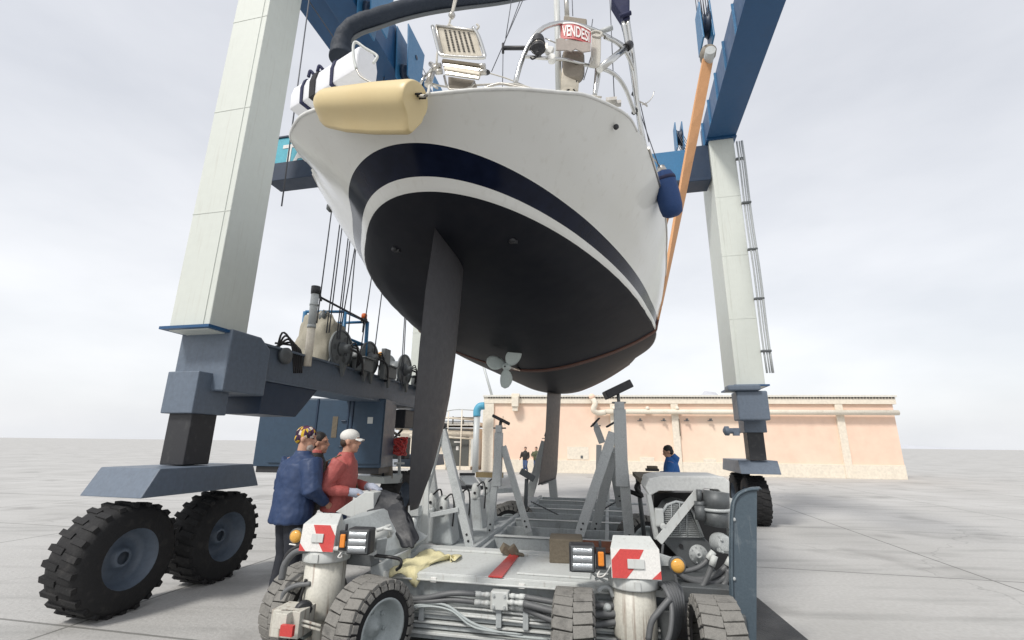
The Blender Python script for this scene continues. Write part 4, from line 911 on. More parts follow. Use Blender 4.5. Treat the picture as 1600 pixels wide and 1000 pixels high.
# steering columns with striped marker heads
def column(cx, zt_, zb_, s_, front, bw_=.42):
    """cx: axis point; s_ = +1 for the right column, -1 left; front = direction its board faces"""
    cx = Vector(cx); f = Vector(front).normalized(); side = UP.cross(f) * -1; side = f.cross(UP).normalized() * -1; CRm = Matrix((side, -f, UP)).transposed()
    def L(x, y, z): return cx + side*x - f*y + UP*z        # x to the right when looking at the board, y away
    v = B(); v.lathe([(.158, zb_), (.165, zb_+.03), (.165, zt_-.03)], cx, UP, 40); col_ = part('steering_column', v, M['column'], trl)
    v = B(); v.lathe([(.190, zt_-.06), (.193, zt_-.05), (.193, zt_+.02), (.185, zt_+.03)], cx, UP, 40); v.box(L(0, -.185, zt_-.02), (.05, .03, .06), CRm); part('column_collar', v, M['greylight'], col_)
    v = B(); v.lathe([(.08, zb_-.22), (.08, zb_+.02)], cx+side*.03, UP, 24); v.lathe([(.12, zb_-.24), (.12, zb_-.18), (.09, zb_-.17)], cx, UP, 24); part('column_ram', v, M['column'], col_)
    H = .205; hw_ = bw_/2; zc = zt_+.03+H/2
    v = B()
    P = [L(-hw_, -.192, zc-H/2), L(hw_, -.192, zc-H/2), L(hw_, -.165, zc+H/2), L(-hw_, -.165, zc+H/2)]
    Q = [L(-hw_+.01, .12, zc-H/2), L(hw_-.01, .12, zc-H/2), L(hw_-.04, -.03, zc+H/2+.07), L(-hw_+.04, -.03, zc+H/2+.07)]
    n = len(v.v); v.v += P+Q
    for q in ((0, 1, 2, 3), (7, 6, 5, 4), (0, 4, 5, 1), (3, 2, 6, 7), (0, 3, 7, 4), (1, 5, 6, 2)): v.face([n+i for i in q])
    hd = part('marker_head', v, M['greylight'], trl, bevel=.006)
    tilt = (P[3]-P[0]).normalized(); nrm = side.cross(tilt).normalized(); nrm = nrm if nrm.dot(f) > 0 else -nrm
    def S(u, w_, o): return L(-hw_+bw_*u, -.192, zc-H/2) + tilt*(w_*H) + nrm*o
    v = B(); v.prism([S(0.01, .01, .004), S(.99, .01, .004), S(.99, .99, .004), S(.01, .99, .004)], nrm*.004); bd = part('marker_board', v, M['white'], hd, bevel=.001)
    def uu(u): return 1-u if s_ > 0 else u       # arrow mirrored between the two corners
    shapes = [[(.27, .98), (.74, .98), (.98, .62), (.98, .02), (.73, .02), (.73, .02), (.60, .24), (.55, .62), (.52, .62)]] if 0 else [[(.32, .98), (.80, .98), (.985, .60), (.985, .02), (.70, .02), (.50, .42)], [(.01, .02), (.20, .02), (.01, .30)]]
    for sh_ in shapes:
        v = B(); v.prism([S(uu(a), b_, .0085) for a, b_ in sh_], nrm*.0015); part('red_marking', v, M['red'], bd)
    v = B(); c_ = S(.5, .5, .016); v.box(c_, (bw_*.34, .012, .065), Matrix((side, -nrm, tilt)).transposed()); part('reflector_plate', v, M['greylight'], bd, bevel=.003)
    return L, zc, hd, CRm, side, f
pL = atY(508, 895, 4.30); pL.z = 0; pR = atY(991, 940, 4.02); pR.z = 0
LL = column(pL, .80, .32, -1, Vector((-.12, -1, 0)), .30)
LR_ = column(pR, .70, .28, 1, Vector((-.10, -1, 0)), .37)
def lampset(Ld, x, s_, z):
    L, zc, hd, CRm, side, f = Ld
    v = B(); v.box(L(x, -.16, z), (.195, .12, .195), CRm); hl_ = part('headlight', v, M['blackplastic'], hd, bevel=.015)
    v = B(); v.box(L(x, -.224, z), (.172, .012, .172), CRm); part('bezel', v, M['galvdark'], hl_, bevel=.004)
    for k in (-1, 0, 1):
        v = B(); rows = []
        for i in range(9):
            rows.append([L(x-.072+.144*j/8, -.231-.010*math.cos(math.pi*(i-4)/9), z+k*.052+(i-4)*.0057) for j in range(9)])
        v.grid(rows); part('lens', v, M['lens'], hl_)
    xi = x + (.140 if s_ > 0 else -.135)
    v = B(); v.box(L(xi, -.185, z), (.075, .03, .15), CRm); v.tube([L(xi, -.16, z+.06), L(xi, -.16, z+.12)], .012, 8); ib = part('indicator_housing', v, M['blackplastic'], hd, bevel=.004)
    v = B(); v.box(L(xi, -.207, z), (.045, .02, .10), CRm); part('indicator_lens', v, M['orange'], ib, bevel=.008)
    v = B(); v.box(L(x*.8, -.06, z-.11), (abs(x)*.9, .05, .03), CRm); part('lamp_bracket', v, M['galv'], hd)
    v = B(); v.tube(bez([L(xi, -.17, z-.07), L(xi-.03, -.20, z-.12), L(x*.6, -.18, z-.12), L(x*.45, -.15, z-.05)], 14), .006, 6); part('lamp_wire', v, M['white'], hd)
lampset(LL, .36, -1, LL[1]-.01); lampset(LR_, -.40, 1, LR_[1]+.03)
def roundlamp(Ld, x, z, a_):
    L, zc, hd, CRm, side, f = Ld
    p = L(x, -.08, z); v = B(); v.lathe([(.03, -.12), (.058, -.02), (.064, 0), (.064, .02), (.055, .025)], p, f, 22); rb_ = part('side_lamp', v, M['galvdark'], hd)
    v = B(); v.lathe([(.052, .02), (.050, .035), (.035, .048), (.01, .053)], p, f, 22); part('side_lamp_lens', v, M['amberround'], rb_)
    v = B(); v.beam(L(math.copysign(.19, x), .05, z+.01), L(x, .02, z), .06, .09, w1=.04, h1=.05); part('lamp_arm', v, M['galv'], hd)
roundlamp(LL, -.24, LL[1]-.01, 0); roundlamp(LR_, .325, LR_[1]-.02, 0)
# left corner casting: angular grey box behind the left head
def tri(px3, Y0, m_, name, th, bevel=.006, label=None):
    v = B(); v.prism([atY(x, y, Y0 if not isinstance(Y0, (list, tuple)) else Y0[i]) for i, (x, y) in enumerate(px3)], th); return part(name, v, M[m_], trl, label, bevel)
tri([(524, 800), (571, 768), (584, 770), (584, 805), (560, 812)], 5.1, 'greylight', 'peaked_bracket', tav*.18)
tri([(536, 812), (577, 804), (652, 850), (625, 880), (560, 872), (540, 845)], [4.55, 4.75, 5.0, 4.9, 4.6, 4.5], 'grey', 'corner_gusset', tav*.30+UP*.02)
tri([(545, 848), (574, 848), (581, 886), (540, 882)], 4.35, 'galvdark', 'steering_arm', tav*.15)
tri([(578, 886), (613, 872), (614, 912), (580, 905)], 4.45, 'grey', 'axle_box', tav*.4)
v = B(); v.tube([atY(576, 842, 4.25), atY(604, 831, 4.35)], .05, 18); v.lathe([(.055, 0), (.055, .03)], atY(604, 831, 4.35), atY(604, 831, 4.35)-atY(576, 842, 4.25), 18); cy = part('steering_cylinder', v, M['greylight'], trl)
v = B(); v.tube([atY(588, 829, 4.2), atY(610, 822, 4.25)], .016, 8); v.tube([atY(607, 820, 4.25), atY(614, 834, 4.25)], .018, 8); v.tube([atY(600, 826, 4.2), atY(613, 828, 4.2)], .012, 8); part('pipe_union', v, M['greylight'], cy)
v = B(); v.beam(atY(596, 838, 4.3), atY(592, 868, 4.35), .09, .09); part('cylinder_mount', v, M['grey'], cy, bevel=.006)
v = B(); v.tube(bez([atY(586, 868, 4.25), atY(606, 870, 4.2), atY(625, 874, 4.2), atY(626, 884, 4.2), atY(620, 890, 4.3)], 20), .014, 8); part('black_pipe', v, M['black'], trl)
v = B(); v.tube([atY(522, 857, 4.1), atY(548, 858, 4.1)], .018, 10); v.lathe([(.03, 0), (.03, .04)], atY(541, 853, 4.1), UP, 12); part('lamp_bar', v, M['greylight'], trl)
# hoses looping round the left column
for k, (pts, r_, m_) in enumerate(((((440, 905), (446, 880), (462, 862), (486, 858)), .028, 'hosegrey'), (((440, 893), (450, 866), (470, 852), (486, 850)), .02, 'black'), (((441, 940), (445, 925), (462, 915), (486, 912)), .02, 'hosegrey'),
        (((441, 950), (448, 962), (465, 955), (480, 948)), .012, 'black'), (((452, 850), (462, 852), (468, 858)), .006, 'white'), (((478, 905), (474, 920), (470, 935), (474, 950)), .012, 'black'))):
    v = B(); v.tube(bez([atY(x, y, 4.15) for x, y in pts], 24), r_, 10); part('hose', v, M[m_], trl)
v = B(); q = atY(458, 968, 4.0); v.box(q, (.24, .2, .18), TROT); v.box(q+Vector((-.02, -.12, .04)), (.10, .08, .10), TROT); v.tube([q+Vector((.02, -.10, .05)), q+Vector((.24, -.06, -.02))], .010, 8); v.tube([q+Vector((.02, -.10, .02)), q+Vector((.24, -.06, -.05))], .010, 8); part('axle_head', v, M['column'], trl, bevel=.012)
v = B(); q = atY(449, 985, 3.8); v.box(q, (.10, .03, .07), TROT); part('red_reflector', v, M['red'], trl)
v = B(); v.lathe([(.05, -.03), (.07, 0), (.05, .03)], atY(474, 953, 4.0), Vector((.5, -.8, 0)), 18); part('damper', v, M['blackplastic'], trl)
# ---------------- engine pack on the right
EY = 4.75
def ew(px, py, Y=EY): return atY(px, py, Y)
eng = None
v = B(); v.prism([ew(1008, 762), ew(1014, 748), ew(1030, 744), ew(1130, 745), ew(1140, 752), ew(1140, 782), ew(1122, 765), ew(1102, 764), ew(1093, 768), ew(1030, 767), ew(1015, 775)], tav*.75); hood = part('engine_hood', v, M['hoodwhite'], trl, bevel=.008)
for a, b_ in (((1013, 772), (1026, 842)), ((1139, 778), (1141, 850))): v = B(); v.beam(ew(*a), ew(*b_), .04, .05); part('hood_post', v, M['greylight'], hood)
v = B(); v.beam(ew(1029, 846, EY-.12), ew(1090, 770, EY-.05), .075, .02, tav); part('hood_stay', v, M['greylight'], hood, bevel=.003)
v = B(); v.prism([ew(1022, 770, EY+.5), ew(1136, 770, EY+.5), ew(1140, 935, EY+.5), ew(1016, 935, EY+.5)], tav*.3); part('engine_backplate', v, M['black'], trl)
v = B(); v.prism([ew(1034, 800), ew(1042, 788), ew(1056, 783), ew(1074, 786), ew(1084, 802), ew(1098, 838), ew(1110, 850), ew(1116, 880), ew(1104, 897), ew(1080, 893), ew(1040, 850), ew(1033, 838)], tav*.4); blk = part('engine_block', v, M['galvdark'], trl, bevel=.01)
for k in range(17):
    y_ = 789+k*3.1; xa = 1036 if y_ > 797 else 1036+(797-y_)*1.2; xb = min(1097, 1074+max(0, (y_-789))*.47)
    v = B(); v.tube([ew(xa+2, y_, EY-.02), ew(xb-1, y_+.5, EY-.02)], .0055, 6); part('grille_bar', v, M['galv'], blk)
v = B(); v.tube([ew(1036, 838, EY-.02), ew(1034, 802, EY-.02), ew(1042, 789, EY-.02), ew(1056, 784, EY-.02), ew(1073, 787, EY-.02), ew(1083, 800, EY-.02), ew(1098, 839, EY-.02)], .014, 8)
for x_ in (1049, 1062, 1073): v.tube([ew(x_, 786, EY-.035), ew(x_+.5, 838, EY-.035)], .005, 6)
part('grille_frame', v, M['galv'], blk)
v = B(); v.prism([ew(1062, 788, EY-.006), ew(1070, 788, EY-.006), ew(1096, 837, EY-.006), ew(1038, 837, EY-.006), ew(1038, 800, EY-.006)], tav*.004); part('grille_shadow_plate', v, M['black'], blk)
v = B(); c = ew(1091, 866, EY); v.lathe([(.085, 0), (.085, .02), (.03, .025), (.03, .045), (.012, .05), (.012, .03)], c, -tav, 28)
for k in range(10): an = k*math.pi/5; v.lathe([(.006, .018), (.006, .03)], c+(tbv*math.cos(an)+UP*math.sin(an))*.068, -tav, 6, False)
part('pulley', v, M['galv'], blk)
v = B(); v.lathe([(.02, 0), (.02, .01)], ew(1064, 853, EY-.003), -tav, 12); part('plug', v, M['black'], blk)
v = B(); v.tube([ew(1119, 768, EY-.12), ew(1119, 796, EY-.12)], .115, 24); af = part('air_filter', v, M['galvdark'], trl)
v = B(); v.tube([ew(1119, 796, EY-.12), ew(1119, 822, EY-.12)], .105, 24); part('filter_bowl', v, M['galvdark'], af)
v = B(); v.lathe([(.12, -.008), (.125, 0), (.125, .012), (.118, .02)], ew(1119, 797, EY-.12), UP, 24); part('clamp_ring', v, M['galv'], af)
v = B(); v.tube([ew(1092, 765, EY-.1), ew(1093, 783, EY-.1)], .026, 12); v.tube([ew(1093, 783, EY-.1), ew(1094, 792, EY-.1)], .05, 14); v.tube([ew(1094, 790, EY-.1), ew(1096, 812, EY-.1)], .055, 14); part('oil_filter', v, M['galvdark'], trl)
v = B(); c = ew(1126, 848, EY-.2); v.lathe([(.03, .14), (.06, .14), (.075, .08), (.085, .0), (.085, -.06), (.05, -.1)], c, Vector((-.1, -1, .1)), 22); v.box(c+Vector((.0, -.10, 0)), (.13, .06, .13), (0, .15, 0))
for sx, sz in ((-1, -1), (1, -1), (1, 1), (-1, 1)): v.lathe([(.013, 0), (.013, .02)], c+Vector((sx*.048, -.13, sz*.048)), (0, -1, 0), 6, False)
part('hydraulic_pump', v, M['galv'], trl, bevel=.006)
v = B(); v.box(ew(1030, 808, EY-.02), (.08, .08, .16), TROT); v.lathe([(.03, 0), (.03, .03)], ew(1036, 822, EY-.08), -tav, 12); part('solenoid', v, M['greylight'], trl, bevel=.012)
HS = [([(1115, 862), (1108, 872), (1092, 886), (1070, 892), (1052, 888)], .020, 4.45), ([(1117, 868), (1110, 890), (1100, 912), (1088, 930), (1082, 945)], .022, 4.35), ([(1142, 872), (1132, 888), (1112, 902), (1085, 906), (1058, 896)], .026, 4.45), ([(1146, 880), (1135, 900), (1110, 912), (1075, 905), (1052, 890)], .022, 4.42),
      ([(1138, 890), (1132, 912), (1110, 926), (1080, 925), (1056, 912)], .020, 4.4), ([(1048, 870), (1052, 890), (1058, 920), (1052, 960)], .014, 4.3), ([(1036, 850), (1033, 880), (1030, 905)], .010, 4.3)]
for pts, r_, Y in HS: v = B(); v.tube(bez([atY(x, y, Y) for x, y in pts], 30), r_, 10); part('hose', v, M['hosegrey'], trl)
for (x0, y0), (x1, y1), Y in (((1115, 862), (1106, 874), 4.43), ((1117, 868), (1112, 884), 4.33), ((1142, 872), (1136, 884), 4.43)):
    v = B(); v.tube([atY(x0, y0, Y), atY(x1, y1, Y)], .027, 10); part('hose_ferrule', v, M['greylight'], trl)
# bundle of thick hoses dropping between the right column and the wheel
for k in range(6):
    v = B(); x0 = 1036+k*4.6; v.tube(bez([atY(1020+k*2, 912, 4.1+.03*k), atY(x0, 915, 3.85+.05*k), atY(x0+13-k*1.2, 945, 3.75+.04*k), atY(x0+12-k*2.4, 985, 3.7+.04*k), atY(x0+2-k*4, 1015, 3.7)], 30), .019, 10); part('hose', v, M['hosegrey'], trl)
v = B(); v.tube(bez([atY(1047, 935, 3.75), atY(1030, 955, 3.75), atY(1018, 972, 3.75), atY(1013, 1000, 3.75)], 16), .022, 10); part('hose', v, M['hosegrey'], trl)
for k, (pts, r_) in enumerate((([(935, 925), (940, 918), (952, 919), (958, 932)], .018), ([(938, 960), (946, 958), (960, 960), (964, 966)], .014), ([(940, 973), (952, 972), (965, 975)], .014), ([(925, 895), (940, 905), (955, 912)], .010), ([(930, 905), (945, 900), (960, 905)], .012))):
    v = B(); v.tube(bez([atY(x, y, 4.0) for x, y in pts], 20), r_, 8); part('hose', v, M['galv'], trl)
v = B(); v.box(atY(947, 948, 4.15), (.14, .14, .12), TROT); v.lathe([(.03, 0), (.035, .05), (.02, .09)], atY(946, 950, 4.05), (.1, -1, .4), 14); part('axle_block', v, M['grey'], trl, bevel=.01)
for q_, z_ in (((.92, .25, .34), (.5, .5, .26)), ((-1.32, .45, .42), (.35, .7, .26))): v = B(); v.box(TW(*q_), z_, TROT); part('suspension_box', v, M['galvdark'], trl, bevel=.01)
v = B(); v.box(TW(1.30, 1.1, .50), (.75, 1.5, .12), TROT); v.box(TW(1.66, .9, .30), (.08, 1.6, .30), TROT); part('engine_tray', v, M['galvdark'], trl, bevel=.008)
# rounded blue grey tank at the extreme right
M['guard'] = mat('scuffed_guard_blue', (.075, .105, .13), .5, dirt=.7, dcol=(.20, .235, .255), scale=7, bump=.10, streak=.5, scol=(.24, .265, .275))
gv = B(); GY = 4.0; rows = []
prof = [(1142, 1030), (1142, 960), (1141, 900), (1141, 850), (1141.5, 820), (1142.5, 800), (1145, 784), (1151, 773), (1159, 767), (1170, 763), (1184, 762)]
pr_ = bez([atY(x, y, GY) for x, y in prof], 60); gv.grid([[p + Vector((dy*.62, dy, 0)) + (Vector((.012, 0, -.012)) if q in (0, 3) else Vector((0, 0, 0))) for p in pr_] for q, dy in enumerate((0, .012, .12, .13))])
go = part('side_guard', gv, M['guard'], trl, 'scuffed blue grey curved side guard'); gm = go.modifiers.new('t', 'SOLIDIFY'); gm.thickness = .02
gv = B(); cp_ = [p for p in pr_]; gv.prism([p + Vector((.004, .02, 0)) for p in cp_] + [atY(1184, 1030, GY)+Vector((0, .02, 0))], Vector((0, .012, 0))); part('guard_face', gv, M['guard'], go)
for y_ in (812, 905, 985): gv = B(); gv.lathe([(.014, -.004), (.014, .008), (.007, .012)], atY(1148, y_, GY)+Vector((0, .016, 0)), (0, -1, 0), 8, False); part('guard_bolt', gv, M['galv'], go)
# ---------------- things lying on the transporter
w = thing('timber_block', 'thick weathered timber block on the transporter beside the right headlight', 'timber block', atz(875, 882, ZT0))
c = atz(876, 884, ZT0+.0); v = B(); v.box(c+tav*.16+UP*.118+tbv*.04, (.31, .30, .21), TROT @ Euler((0, 0, .08)).to_matrix()); part('block', v, M['wood'], w, bevel=.012)
v = B(); v.box(c+tav*.16+UP*.006+tbv*.04, (.34, .33, .012), TROT @ Euler((0, 0, .08)).to_matrix()); part('tarred_base', v, M['black'], w)
v = B(); c = atz(790, 868, ZT0+.0); v.box(c+UP*.05+tav*.02, (.10, .09, .075), (.25, .5, .3)); v.box(c+UP*.055+tbv*.075, (.085, .05, .08), (.1, -.6, .2)); v.box(c+UP*.02+tbv*.14, (.09, .06, .02), (.1, .2, .2))
solo('broken_wedge', v, M['wood'], 'small broken wooden wedge lying by the red stripe', 'wedge', c, bevel=.006)
rg = B(); rows = []; g0 = tz(650, 870, ZT0); random.seed(4)
for i in range(26):
    u = i/25; row = []
    for j in range(26):
        w_ = j/25; b = g0[0]+.0+.42*u; a = .62-.70*w_ + .05*math.sin(u*7)
        if u > .62: a = max(a, .30+.18*math.sin(u*9))
        z = ZT0+.012+.022*abs(math.sin(u*9+w_*4))+.014*math.sin(w_*13+u*5)
        if a < -.03: over = -.03-a; a = -.055-.02*math.sin(u*11); z = ZT0-.0-over*(1.0+.8*math.sin(u*5.0)) 
        row.append(TW(b+.03*math.sin(w_*6), a, z))
    rows.append(row)
rg.grid(rows); ro = solo('yellow_rag', rg, M['cloth'], 'crumpled yellow cloth draped over the front beam beside the left wheel', 'cloth', TW(g0[0], .1, ZT0)); m_ = ro.modifiers.new('t', 'SOLIDIFY'); m_.thickness = .006
# black cover slumped over the left rail
bc = B(); rows = []; p0 = [atY(588, 782, 5.2), atY(606, 790, 5.1), atY(620, 808, 5.0), atY(632, 828, 4.9), atY(640, 846, 4.85)]; pts = bez(p0, 28)
for i, p in enumerate(pts):
    t = i/(len(pts)-1); r_ = .15*(1-.35*t)*(.75+.25*math.sin(math.pi*min(1, t*2))); row = []
    for k in range(24):
        an = 2*math.pi*k/24; f_ = 1+.16*math.sin(5*an+t*6)+.10*math.sin(9*an-t*9)
        row.append(p+tbv*(r_*1.1*f_*math.cos(an))+tav*(r_*.9*f_*math.sin(an)*.8)+UP*(r_*.7*f_*math.sin(an)))
    rows.append(row)
bc.grid(rows, True, True); bc.face(list(range(24))[::-1]); bc.face([len(bc.v)-24+k for k in range(24)])
solo('black_cover', bc, M['blacktarp'], 'wrinkled black fabric cover slumped over the left rail of the transporter', 'cover', atY(620, 846, 5.0))
pl = B(); c = atz(765, 742, 1.08); pl.box(c+UP*.0, (.55, .12, .10), TROT)
solo('pale_timber', pl, M['woodpale'], 'short pale timber lying behind the second stand', 'timber', c, bevel=.006)
# wooden platform with blocks right of the tall stand
wp = thing('work_platform', 'small wooden topped platform holding two dark blocks beside the man in blue', 'platform', atY(1025, 800, 6.6))
c = atz(1020, 742, 1.30); v = B(); v.prism([atz(988, 737, 1.34), atz(1052, 738, 1.34), atz(1050, 748, 1.34), atz(1000, 748, 1.34)], UP*-.05); part('board', v, M['wood'], wp, bevel=.005)
for k in (0, 1): v = B(); q = atY(1019, 734-k*4, 6.9); v.box(q, (.18-.04*k, .14, .035), TROT); part('block', v, M['wood'] if k else M['blackplastic'], wp, bevel=.005)
for x0, x1 in ((996, 1004), (1046, 1040), (1018, 1022)): v = B(); v.tube([atY(x0, 746, 6.7), Vector((atY(x1, 790, 6.7).x, 6.7, .5))], .03, 8); part('leg', v, M['galvdark'], wp)
v = B(); v.tube(bez([atY(1002, 750, 6.6), atY(994, 762, 6.6), atY(1003, 775, 6.6), atY(990, 770, 6.6), atY(984, 768, 6.6)], 20), .03, 8); part('hose', v, M['black'], wp)
# ================================================================== A-FRAME SUPPORT STANDS
def stand(name_lab, feet, top, pad, pad_dir, padsz, leg=.075, braces=(), post=None, zt=.60):
    t = thing('support_stand', name_lab, 'support stand', feet[0], 'steel support stands on the transporter')
    for i, ft in enumerate(feet):
        v = B(); v.beam(ft, top[i] if isinstance(top, list) else top, leg, leg*.75, tav); part('leg', v, M['galv'], t, bevel=.006)
        d = ((top[i] if isinstance(top, list) else top)-ft); hl = B()
        for k in range(2): hl.lathe([(.013, 0), (.013, .006)], ft+d.normalized()*(.08+.07*k)-tav*(leg*.38+.001), -tav, 10)
        part('pin_holes', hl, M['black'], t)['kind'] = 'stuff'
    for a, b_ in braces: v = B(); v.beam(a, b_, leg*.5, leg*.45, tav); part('brace', v, M['galv'], t, bevel=.004)
    if post: v = B(); v.beam(post[0], post[1], leg*1.25, leg*1.2, tav); v.beam(post[1], post[1]+(post[1]-post[0]).normalized()*.10, leg*1.0, leg*.95, tav); part('post', v, M['galv'], t, bevel=.006)
    pt = post[1] if post else (top if not isinstance(top, list) else top[0])
    v = B(); v.tube([pt, pad], .022, 10); v.beam(pt.lerp(pad, .35)-tbv*.09, pt.lerp(pad, .35)+tbv*.09, .02, .02); part('screw', v, M['galvdark'], t)
    pdv = Vector(pad_dir).normalized(); v = B(); v.beam(pad-pdv*padsz[0]/2, pad+pdv*padsz[0]/2, padsz[1], padsz[2]); part('pad', v, M['blackplastic'], t, bevel=.012)
    return t
A = atY
s_ = stand('A frame stand behind the rudder with two splayed legs', [A(641, 852, 5.6), A(736, 856, 5.7), A(688, 850, 6.0)], [A(688, 672, 5.8), A(691, 672, 5.8), A(668, 700, 5.9)], A(689, 665, 5.8), (1, 0, .05), (.14, .12, .05), leg=.10, braces=((A(648, 810, 5.65), A(716, 796, 5.7)),))
v = B(); v.prism([A(655, 752, 5.62), A(670, 735, 5.62), A(668, 850, 5.62), A(650, 852, 5.62), A(653, 800, 5.62)], tav*.03); part('web_plate', v, M['greylight'], s_, bevel=.004)
stand('slim stand with a tilted black pad and one raking brace left of the keel', [A(765, 838, 6.6), A(826, 832, 6.6)], [A(779, 700, 6.6), A(786, 697, 6.6)], A(783, 656, 6.6), (1, 0, -.48), (.27, .16, .04), leg=.085, post=(A(777, 760, 6.6), A(779.5, 676, 6.6)), braces=((A(786, 697, 6.6), A(779, 712, 6.6)),))
stand('tallest stand with a big black cradle pad right of the keel', [A(905, 836, 6.2), A(985, 856, 6.2), A(928, 834, 6.9), A(970, 790, 6.9)], [A(958, 676, 6.2), A(970, 690, 6.2), A(960, 700, 6.6), A(955, 705, 6.6)], A(965, 609, 6.2), (1, 0, .48), (.38, .22, .11), leg=.125, post=(A(972, 760, 6.2), A(968, 640, 6.2)))
s3 = stand('small leaning stand behind the tallest one with a narrow tilted pad', [A(935, 765, 9.0), A(948, 790, 9.0)], [A(936, 695, 9.0), A(946, 698, 9.0)], A(930, 660, 9.0), (1, 0, 1.0), (.24, .12, .03), leg=.10, post=(A(941, 692, 9.0), A(932, 668, 9.0)))
v = B(); v.beam(A(948, 667, 8.6), A(963, 658, 8.6), .14, .03); v.tube([A(962, 660, 8.6), A(963, 690, 8.6)], .03, 8); part('second_pad', v, M['blackplastic'], s3)
stand('diagonal galvanised stand seen behind the keel fin', [A(820, 800, 12.5), A(868, 800, 12.5)], [A(852, 690, 12.5), A(862, 740, 12.5)], A(853, 676, 12.5), (.3, 0, 1), (.2, .1, .04), leg=.20, braces=((A(862, 750, 12.5), A(845, 755, 12.5)),))
v = B(); q = A(822, 742, 8.0); v.box(A(824, 742, 8.0), (.26, .16, .10), (0, .5, 0)); v.tube([A(823, 748, 8.0), A(821, 795, 8.0)], .035, 8)
solo('cradle_head', v, M['galvdark'], 'low cradle head on a short post left of the diagonal stand', 'cradle head', A(821, 795, 8.0), bevel=.01)
ch = thing('lashing_chain', 'thin chain slanting down across the transporter frame', 'chain', A(845, 793, 7.4))
for a, b_ in ((A(830, 784, 7.6), A(872, 804, 7.0)), (A(970, 780, 7.0), A(935, 800, 6.9))):
    v = B(); n_ = 26
    for k in range(n_):
        p = a.lerp(b_, k/n_); q = a.lerp(b_, (k+1.15)/n_); v.beam(p, q, .020 if k % 2 else .009, .009 if k % 2 else .020)
    part('chain_run', v, M['galvdark'], ch)['kind'] = 'stuff'
# ================================================================== GEAR ON THE STERN OF THE YACHT
def bpx(px, py, s): return bw(*bsp(px, py, s))
GS = lambda pts, s: [bpx(x, y, s if not isinstance(s, (list, tuple)) else s[i]) for i, (x, y) in enumerate(pts)]
def bpart(name, b, m_, parent=boat, label=None, bevel=0.0):
    """world coordinates into the yacht's tilted frame"""
    bb = B(); bb.v = [toloc(p) for p in b.v]; bb.f = b.f; bb.sm = b.sm; bb.mi = b.mi
    me = bb.mesh(name); fix(me); me.materials.append(m_); o = bpy.data.objects.new(name, me); COL.objects.link(o); o.parent = parent
    if label: o['label'] = label
    if bevel: add_bevel(o, bevel)
    return o
def btube(name, pts, r, m_='steel', parent=boat, n=10, smooth=True, k=24, label=None):
    v = B(); v.tube(bez(pts, k) if smooth and len(pts) > 2 else pts, r, n); return bpart(name, v, M[m_], parent, label)
# pushpit, posts, rails
btube('pushpit_rail', GS([(803, 139), (812, 104), (824, 74), (841, 50), (860, 39), (882, 36), (905, 40), (928, 47), (950, 58), (972, 70)], [-.25, -.25, -.25, -.25, -.2, -.1, 0, .1, .3, .5]), .022)
btube('pushpit_rail', GS([(816, 88), (850, 91), (880, 93), (905, 99), (935, 106)], [-.25, -.2, -.1, 0, .1]), .016)
btube('pushpit_post', GS([(929, 150), (932, 120), (934, 85), (937, 50)], .05), .020)
btube('pushpit_post', GS([(931, 148), (936, 122), (936, 112)], .05), .012)
btube('quarter_rail', GS([(940, 107), (955, 113), (968, 124), (978, 140), (985, 158), (992, 177)], [.1, .15, .25, .35, .5, .6]), .020)
btube('quarter_rail', GS([(945, 58), (962, 66), (975, 78), (983, 92), (990, 112), (994, 140)], [.1, .2, .3, .4, .5, .6]), .018)
btube('diagonal_tube', GS([(937, 108), (980, 73)], [.0, .35]), .034, smooth=False)
v = B(); v.tube(GS([(978, 75), (984, 70)], [.33, .38]), .042, 12); bpart('rubber_cap', v, M['blackplastic'])
btube('arch_leg', GS([(974, 35), (980, 66), (988, 110), (995, 160), (1003, 215), (1006, 235)], [.4, .45, .5, .6, .7, .8]), .026)
btube('arch_leg', GS([(981, 33), (987, 72), (992, 112), (996, 160)], [.4, .45, .5, .6]), .022)
btube('arch_leg', GS([(993, 150), (998, 175), (1003, 200), (1012, 245)], [.6, .7, .75, .9]), .016)
btube('boarding_rail', GS([(979, 178), (990, 205), (1003, 232), (1012, 250)], [.2, .4, .7, .95]), .012)
btube('spreader_tube', GS([(938, 50), (957, 43)], .1), .024, 'galv', smooth=False)
for pts, s in ((((990, 144), (993, 146)), .6), (((990, 173), (993, 175)), .6)): v = B(); v.tube(GS(pts, s), .035, 12); bpart('clamp', v, M['blackplastic'])
btube('stern_mast', GS([(869, -20), (871, 40), (873, 143)], .1), .030, 'greylight', smooth=False)
btube('stern_mast', GS([(884, -20), (886, 26)], .5), .026, 'steelold', smooth=False)
v = B(); v.tube(GS([(892, 110), (889, 146)], [.1, .1]), .085, 20); bpart('pedestal_tube', v, M['pipecream'])
btube('horizontal_spar', GS([(786, 75), (815, 75), (845, 76)], -.1), .020, 'blackplastic', smooth=False)
v = B(); v.tube(GS([(786, 68), (786, 83)], -.1), .012, 8); bpart('spar_end', v, M['blackplastic'])
for a, b_ in (((786, 80), (785, 140)), ((813, 0), (787, 70)), ((817, 0), (768, 112)), ((800, -5), (790, 60)), ((953, 0), (960, 158)), ((926, 80), (912, 125)), ((926, 30), (922, 60)), ((894, 0), (895, 25))):
    v = B(); v.tube(GS([a, b_], .2), .0045, 5); bpart('rigging_wire', v, M['cable'])
for a, b_ in (((1000, 160), (1014, 222)), ((996, 165), (1030, 262))): v = B(); v.tube(GS([a, b_], .7), .005, 5); bpart('guard_wire', v, M['cable'])
btube('whip_aerial', GS([(1003, 164), (1012, 160), (1019, 152), (1022, 143)], .8), .005, 'steelold'); btube('aerial_bracket', GS([(998, 158), (1006, 162), (1011, 166), (1008, 161)], .8), .008, 'steelold')
